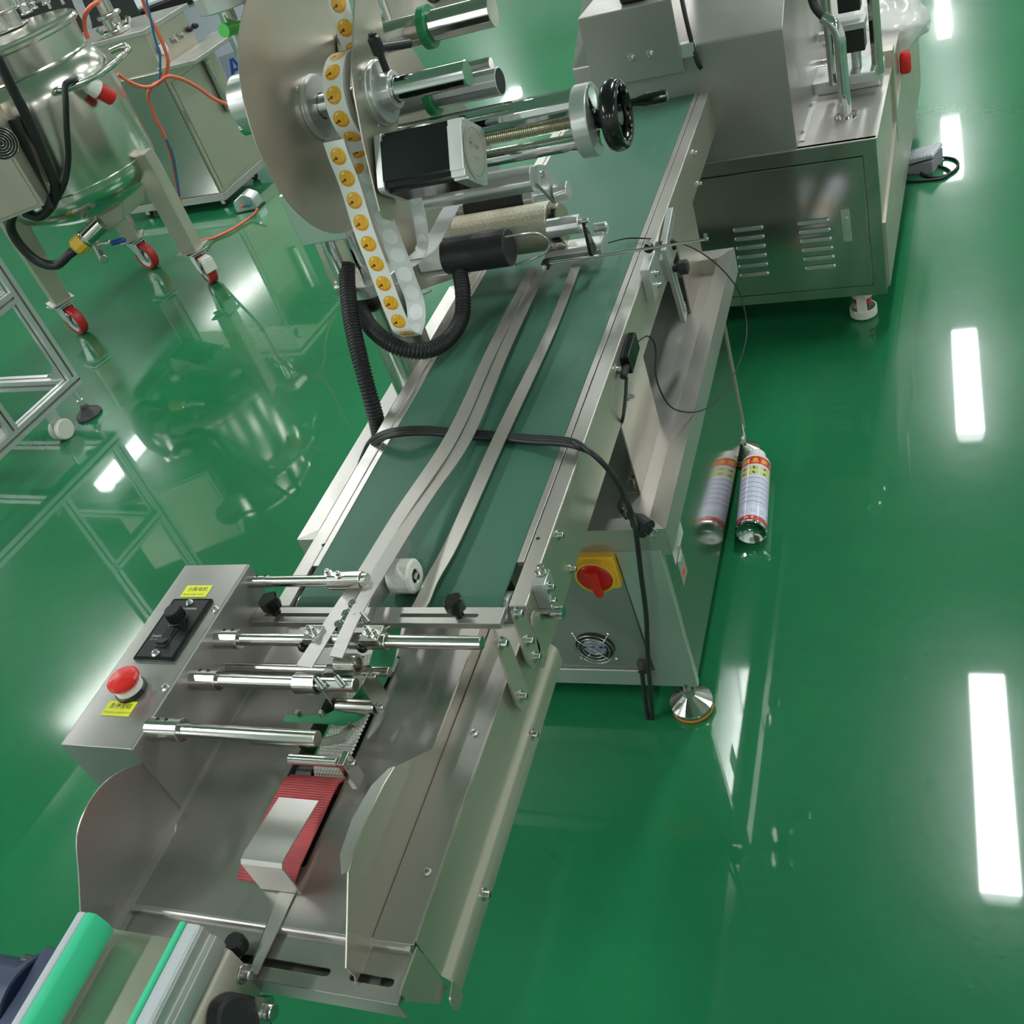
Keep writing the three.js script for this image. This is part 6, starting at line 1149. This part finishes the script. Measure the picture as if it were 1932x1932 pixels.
// dark machine behind the tank, grey pallet and banner further back
{
  const c = ay(0, 250, 180);
  const t = thing('covered_machine', 'black covered machine with clear film draped on it, behind the tank lid', 'machine', [-4.1, 0, -4.6]);
  part(t, 'machine_body', [box(-4.45, -3.80, 0.02, 1.02, -4.95, -4.35, 0.02), box(-4.30, -3.9, 1.02, 1.30, -4.8, -4.5, 0.02)], M.black, 'black machine body');
  const film = new THREE.MeshPhysicalMaterial({ color: C(0.8, 0.82, 0.84), roughness: 0.25, transmission: 0.6, thickness: 0 });
  const dr = [[132, -10, 150, -14], [140, 12, 158, 8], [150, 30, 168, 28], [160, 46, 172, 40], [167, 62, 174, 52]].map(([a, b, d, e]) => [az(-4.0, a, b), az(-4.02, d, e)]);
  part(t, 'film_drape', strip(dr, 0.001, 1), film, 'strip of clear film');
  const b = thing('pallet_bin', 'grey pallet bin with dark rim and blue lettering, behind the reel disc', 'bin', [-3.4, 0, -4.7]);
  const p0 = ay(0, 470, 210), ang = 0.5, f = frame(V(p0.x - 0.10, 0, p0.z - 0.2), ang);
  b.position.set(p0.x - 0.10, 0, p0.z - 0.2); b.rotation.y = ang;
  part(b, 'bin_body', box(-0.45, 0.42, 0.02, 0.62, -0.9, 0, 0.01), plastic(C(0.36, 0.40, 0.45), 0.5), 'blue grey bin body');
  part(b, 'bin_rim', box(-0.47, 0.44, 0.62, 0.68, -0.92, 0.02, 0.01), M.black);
  part(b, 'bin_lid', box(-0.45, 0.42, 0.68, 0.70, -0.9, 0, 0.006), plastic(C(0.5, 0.52, 0.56), 0.5));
  const let_ = canvas(256, 128, (g) => { g.fillStyle = '#7f8b98'; g.fillRect(0, 0, 256, 128); g.fillStyle = '#123a86'; g.font = 'bold 112px sans-serif'; g.fillText("A", 22, 104); g.fillText("'", 106, 104); });
  const q = f.on('z', 0.001, 440, 105), q2 = f.on('z', 0.001, 462, 140);
  const cx = (q.x + q2.x) / 2, cy = (q.y + q2.y) / 2;
  part(b, 'bin_lettering', new THREE.PlaneGeometry(0.32, 0.16).translate(cx + 0.06, cy, 0.0012), new THREE.MeshStandardMaterial({ map: let_, roughness: 0.5 }), 'blue printed letter');
  const m = thing('floor_mat', 'grey floor mat with a yellow edge stripe at the cabinet', 'mat', [-4.6, 0, -6.2]);
  const y = 0.004, r = [[300, 40], [345, 30], [420, -30], [330, -60], [255, -20]].map(([u, v]) => ay(y, u, v));
  part(m, 'mat_sheet', plate([V(-5.6, 0.001, -6.9), V(-3.0, 0.001, -6.2), V(-3.3, 0.001, -5.2), V(-5.4, 0.001, -5.5)], V(0, 1, 0), 0.004), M.grey);
  part(m, 'edge_stripe', plate([V(-5.6, 0.0055, -6.9), V(-3.0, 0.0055, -6.2), V(-3.03, 0.0055, -6.08), V(-5.62, 0.0055, -6.76)], V(0, 1, 0), 0.001), M.yellow, 'yellow edge stripe');
}
console.log('left');

// ------------------------------------------------------------------ slotted aluminium frame at the left edge
{
  const A = ay(0.112, 157, 722), B = ay(0.112, -10, 878), turn = Math.atan2(-(A.z - B.z), A.x - B.x), f = frame(V(A.x, 0, A.z), turn), F = f.on;
  const t = thing('aluminium_frame', 'slotted aluminium profile frame on levelling feet, at the edge beside the tank', 'frame', [A.x, 0, A.z], turn);
  const s = 0.04, g = 0.004, h = s / 2;
  // profile section with four slots
  const sec = (() => { const o = []; const q = [[-h, -h], [h, -h], [h, h], [-h, h]]; for (let k = 0; k < 4; k++) { const [ax0, ay0] = q[k], [bx, by] = q[(k + 1) % 4], dx = (bx - ax0) / s, dy = (by - ay0) / s, nx = -dy, ny = dx; const P = (a, d) => [ax0 + dx * a + nx * d, ay0 + dy * a + ny * d]; o.push(P(0, 0), P(h - g, 0), P(h - g, 0.004), P(h - 0.009, 0.004), P(h - 0.006, 0.012), P(h + 0.006, 0.012), P(h + 0.009, 0.004), P(h + g, 0.004), P(h + g, 0)); } return o; })();
  const bar = (a, b, name = 'profile_bar') => {
    const d = b.clone().sub(a), L = d.length(), sh = new THREE.Shape(sec.map(([x, y]) => new THREE.Vector2(x, y))), ge = new THREE.ExtrudeGeometry(sh, { depth: L, bevelEnabled: false });
    const z = d.clone().normalize(), u0 = Math.abs(z.y) > 0.9 ? V(1, 0, 0) : V(0, 1, 0), x = u0.clone().cross(z).normalize(), y = z.clone().cross(x);
    ge.applyMatrix4(new THREE.Matrix4().makeBasis(x, y, z).setPosition(a)); return part(t, name, crease(ge, 0.3), M.alu);
  };
  // local x runs along the long rail towards the corner (x = 0), z points to the viewer's side
  const y0 = 0.112 + h, zi = -h;
  bar(V(-1.5, y0, zi), V(-0.001, y0, zi), 'bottom_rail'); bar(V(-h, y0 + h, zi), V(-h, 1.15, zi), 'post');
  const x2 = F('z', 0, 34, 805).x; bar(V(x2 - h, y0 + h, zi), V(x2 - h, 1.15, zi), 'post');
  bar(V(-h, y0, zi - h), V(-h, y0, -0.6), 'cross_rail'); bar(V(x2 - h, y0, zi - h), V(x2 - h, y0, -0.6), 'cross_rail'); bar(V(-1.5, y0, -0.6), V(0, y0, -0.6), 'bottom_rail');
  const ym = F('z', 0, 26, 562).y; bar(V(x2 - s, ym, zi), V(-s, ym, zi), 'middle_rail'); bar(V(-h, ym, zi - h), V(-h, ym, -0.6), 'cross_rail');
  part(t, 'corner_gusset', slab('x', [[zi - h, y0 + h], [zi - h - 0.06, y0 + h], [zi - h - 0.01, y0 + h + 0.05], [zi - h, y0 + h + 0.05]], -h - 0.015, -h + 0.015, [], 0.001), M.zinc);
  for (const z of [-0.07, -0.035]) bolt(t, V(-h, y0 + h + 0.006, zi - h + z), V(0, 1, 0.3), 0.006);
  part(t, 'end_cap', box(0.0, 0.004, 0.112, 0.112 + s, -s, 0, 0.001), M.aluDark);
  for (const [x, z] of [[F('y', 0, 138, 784).x, -h], [x2 - h, -0.6], [F('y', 0, 138, 784).x, -0.6], [-1.2, -h]]) {
    const fo = part(t, 'levelling_foot', [turned([[0, 0], [0.045, 0], [0.047, 0.006], [0.042, 0.014], [0.016, 0.032], [0.013, 0.042], [0, 0.042]], V(x, 0, z), V(0, 1, 0), 36, 0.4)], plastic(C(0.055, 0.05, 0.058), 0.5), 'dark levelling foot');
    part(fo, 'foot_stud', [rod(V(x, 0.04, z), V(x, 0.112, z), 0.007, 0.001, 14), turned([[0, 0.055], [0.013, 0.055], [0.013, 0.066], [0, 0.066]], V(x, 0, z), V(0, 1, 0), 6, 0.2)], M.bolt);
  }
  const cx = F('y', 0.04, 96, 808).x;
  const c = part(t, 'small_caster', [box(cx - 0.022, cx + 0.022, 0.06, 0.112, -h - 0.004, -h + 0.004, 0.001)], M.zinc);
  for (const k of [-0.014, 0.014]) part(c, 'caster_wheel', rod(V(cx, 0.036, -h + k - 0.011), V(cx, 0.036, -h + k + 0.011), 0.036, 0.004, 28), M.ivory, 'cream caster wheel');
  part(t, 'side_panel', box(-1.48, x2 - s, 0.16, 0.9, -h - 0.003, -h + 0.003, 0), M.mirror, 'polished steel panel');
  const st = F('z', 0, 10, 817); part(t, 'panel_label', box(st.x - 0.018, st.x + 0.018, st.y - 0.014, st.y + 0.014, -h + 0.003, -h + 0.004, 0.0003), M.white, 'white rounded label');
}

// ------------------------------------------------------------------ feed conveyor in front of the infeed table
{
  const t = thing('feed_conveyor', 'short feed conveyor with mint green guide rails and steel cover, before the infeed table', 'conveyor', [-0.72, 0.6, -0.15]);
  const y = 0.69, zb = -0.318, c = [[210, 1755], [432, 1786]].map(([u, v]) => ay(y, u, v));
  const x0 = c[0].x, x1 = c[1].x, z0 = (c[0].z + c[1].z) / 2, z1 = 0.16;
  const sec = [[x1 + 0.0005, y - 0.075], [x1, y - 0.006], [x1 - 0.004, y - 0.001], [x1 - 0.01, y], [x0, y]];
  part(t, 'cover_plate', bentZ(sec, z0, z1, 0.0016, 0.8), M.satin, 'folded steel cover plate');
  part(t, 'side_plate', slab('x', [[z0, y - 0.004], [z0, y - 0.05], [-0.10, y - 0.34], [z1, y - 0.34], [z1, y - 0.004]], x1 - 0.006, x1 - 0.001), M.satin);
  const b = ax(x1 + 0.001, 458, 1838); bolt(t, b, V(1, 0, 0), 0.0052);
  const brg = ax(x1 + 0.004, 470, 1905);
  part(t, 'bearing_housing', [slab('x', rounded([[396, 1990], [402, 1893], [436, 1870], [478, 1880], [504, 1918], [512, 1990]].map(([u, v]) => { const p = ax(x1 + 0.008, u, v); return [p.z, p.y]; }), 0.012), x1, x1 + 0.016, [], 0.003)], M.rubber, 'black bearing housing');
  const nt = ax(x1 + 0.016, 488, 1905); part(t, 'shaft_nut', [turned([[0, 0], [0.0145, 0], [0.0145, 0.010], [0, 0.010]], V(x1 + 0.016, nt.y, nt.z), V(1, 0, 0), 6, 0.2), rodX(x1 + 0.026, x1 + 0.034, nt.y, nt.z, 0.008)], M.bolt, 'hexagon shaft nut');
  const gut = box(x0 + 0.03, x1 - 0.02, y - 0.07, y - 0.02, z0 + 0.02, z1, 0.002);
  part(t, 'belt_body', gut, M.dark);
  // rails: left one with a grey back, right one with a steel clip
  const yr = 0.735;
  const lr = [[147, 1717], [163, 1719], [195, 1741]].map(([u, v]) => ay(yr, u, v));
  const xa = lr[0].x, xb = lr[1].x, zr = lr[0].z;
  part(t, 'rail_back', box(xa, xb, yr - 0.035, yr, zr, z1, 0.003), M.pale, 'grey rail back');
  part(t, 'guide_rail', slab('z', rounded([[xb, yr], [xb + 0.012, yr - 0.001], [xb + 0.016, yr - 0.02], [xb + 0.012, yr - 0.035], [xb, yr - 0.035]], 0.002), zr, z1, [], 0.001), M.mint, 'mint green guide rail');
  const rr = [[341, 1738], [352, 1740], [375, 1752], [386, 1768]].map(([u, v]) => ay(yr - 0.01, u, v));
  const xc = rr[0].x, xd = rr[1].x, ze = rr[0].z;
  part(t, 'guide_rail', box(xc, xd, yr - 0.04, yr - 0.008, ze, z1, 0.002), M.mint, 'mint green guide rail');
  part(t, 'rail_back', box(xd, xd + 0.016, yr - 0.04, yr - 0.010, ze, z1, 0.002), M.pale, 'grey rail back');
  part(t, 'rail_clip', [slab('z', rounded([[xd + 0.016, yr - 0.008], [xd + 0.022, yr - 0.008], [xd + 0.022, yr - 0.022], [xd + 0.028, yr - 0.024], [xd + 0.030, yr - 0.042], [xd + 0.016, yr - 0.042]], 0.002), ze + 0.002, z1, [], 0.0008)], M.alu, 'folded aluminium rail clip');
  part(t, 'conveyor_leg', box(x1 - 0.05, x1 - 0.01, 0, y - 0.30, 0.05, 0.09, 0.002), M.steel); part(t, 'conveyor_leg', box(x0, x0 + 0.04, 0, y - 0.07, 0.05, 0.09, 0.002), M.steel);
  const g0 = V(x0 - 0.40, 0.50, -0.17), m = thing('gear_motor', 'dark blue geared motor beside the feed conveyor', 'motor', [x0 - 0.2, 0.4, -0.15]);
  const q0 = ay(0.56, -30, 1895), q1 = ay(0.56, 150, 1900), my = 0.56, mz = (q0.z + q1.z) / 2;
  part(m, 'motor_barrel', rodX(q0.x - 0.1, ay(0.56, 62, 1895).x, my, mz, 0.045, 0.004, 40), M.navy, 'dark blue motor barrel');
  part(m, 'gear_head', [rodX(ay(0.56, 62, 1895).x, ay(0.56, 62, 1895).x + 0.012, my, mz, 0.055, 0.002, 40), box(ay(0.56, 62, 1895).x + 0.012, x0 + 0.01, my - 0.045, my + 0.045, mz - 0.05, mz + 0.05, 0.006)], M.navy);
  part(m, 'gear_bolt', rodX(ay(0.56, 62, 1895).x - 0.012, ay(0.56, 62, 1895).x + 0.002, my + 0.035, mz - 0.034, 0.006), M.black);
}

// ------------------------------------------------------------------ aerosol can lying on the floor
{
  const p = ay(0.033, 1417, 1000), q = ay(0.033, 1427, 872), d = V(q.x - p.x, 0, q.z - p.z).normalize(), r = 0.0325;
  const L = Math.hypot(q.x - p.x, q.z - p.z) * 0.98, b = V(p.x, r, p.z).addScaledVector(d, -0.008);
  const t = thing('aerosol_can', 'red and white aerosol can lying on the floor beside the cabinet', 'can', [b.x, 0, b.z]);
  const tex = canvas(512, 512, (g, w, h) => {
    g.fillStyle = '#d9d9ee'; g.fillRect(0, 0, w, h);
    g.fillStyle = '#cf2f2a'; g.fillRect(0, 0, w, 66); g.fillRect(0, h - 30, w, 30);
    g.strokeStyle = '#f0c520'; signs(g, '分电急瓶', 120, 18, 36, 18, 0.14);
    g.fillStyle = '#cfcf6a'; for (let i = 0; i < 4; i++) for (let k = 0; k < 2; k++) g.fillRect(100 + i * 62, 82 + k * 40, 54, 34);
    g.fillStyle = '#5a5c2c'; for (let i = 0; i < 4; i++) for (let k = 0; k < 2; k++) { g.beginPath(); g.ellipse(126 + i * 62, 98 + k * 40, 13, 6, i, 0, 6.3); g.fill(); }
    g.fillStyle = '#3d3f80'; for (let k = 0; k < 6; k++) g.fillRect(96, 180 + k * 38, 256, 4);
    g.fillStyle = '#b4b5ce'; for (let k = 0; k < 6; k++) for (let j = 0; j < 3; j++) g.fillRect(98, 190 + k * 38 + j * 8, 240 - (j * 31) % 70, 2.5);
    g.strokeStyle = '#8b96a6'; g.lineWidth = 3; for (let k = 0; k < 4; k++) { g.beginPath(); g.arc(140 + k * 50, 446, 10, 0, 6.3); g.stroke(); }
    g.fillStyle = '#16305e'; g.fillRect(392, 66, 84, h - 96); g.fillStyle = '#f0f0f0'; g.fillRect(372, 66, 8, h - 96); g.fillRect(235, h - 20, 10, 9); g.fillRect(262, h - 20, 10, 9);
  });
  // wall with uv round the can
  const N = 56, pos = [], uv = [], idx = [], sdir = V(0, 1, 0).cross(d).normalize();
  for (let i = 0; i <= N; i++) { const a = i / N * 6.2832, c = Math.cos(a), s = Math.sin(a); for (const k of [0, 1]) { const v = b.clone().addScaledVector(d, 0.008 + k * (L - 0.012)).addScaledVector(sdir, r * 0.995 * s).add(V(0, -r * 0.995 * c, 0)); pos.push(v.x, v.y, v.z); uv.push(1 - i / N, k); } }
  for (let i = 0; i < N; i++) idx.push(2 * i, 2 * i + 1, 2 * i + 2, 2 * i + 1, 2 * i + 3, 2 * i + 2);
  const g = new THREE.BufferGeometry(); g.setAttribute('position', new THREE.Float32BufferAttribute(pos, 3)); g.setAttribute('uv', new THREE.Float32BufferAttribute(uv, 2)); g.setIndex(idx); g.computeVertexNormals();
  part(t, 'printed_wall', g, new THREE.MeshPhysicalMaterial({ map: tex, roughness: 0.3, clearcoat: 0.6, clearcoatRoughness: 0.1 }), 'printed red and white can wall');
  part(t, 'can_base', turned([[0, 0.014], [0.012, 0.012], [0.022, 0.007], [0.0285, 0.001], [0.0305, 0.0], [0.0325, 0.002], [0.0325, 0.007], [0.0318, 0.009], [0.02, 0.012]], b, d, 48, 0.8), M.chrome, 'domed bare metal base');
  part(t, 'can_shoulder', turned([[0.0325, L - 0.005], [0.0325, L - 0.002], [0.030, L + 0.006], [0.019, L + 0.014], [0, L + 0.016]], b, d, 48, 0.8), M.white, 'white shoulder');
  part(t, 'can_cap', turned([[0.02, L + 0.012], [0.02, L + 0.035], [0.017, L + 0.04], [0, L + 0.04]], b, d, 32, 0.5), M.white, 'white cap');
}
console.log('done');
scene.updateMatrixWorld(true);
renderer.render(scene, camera);
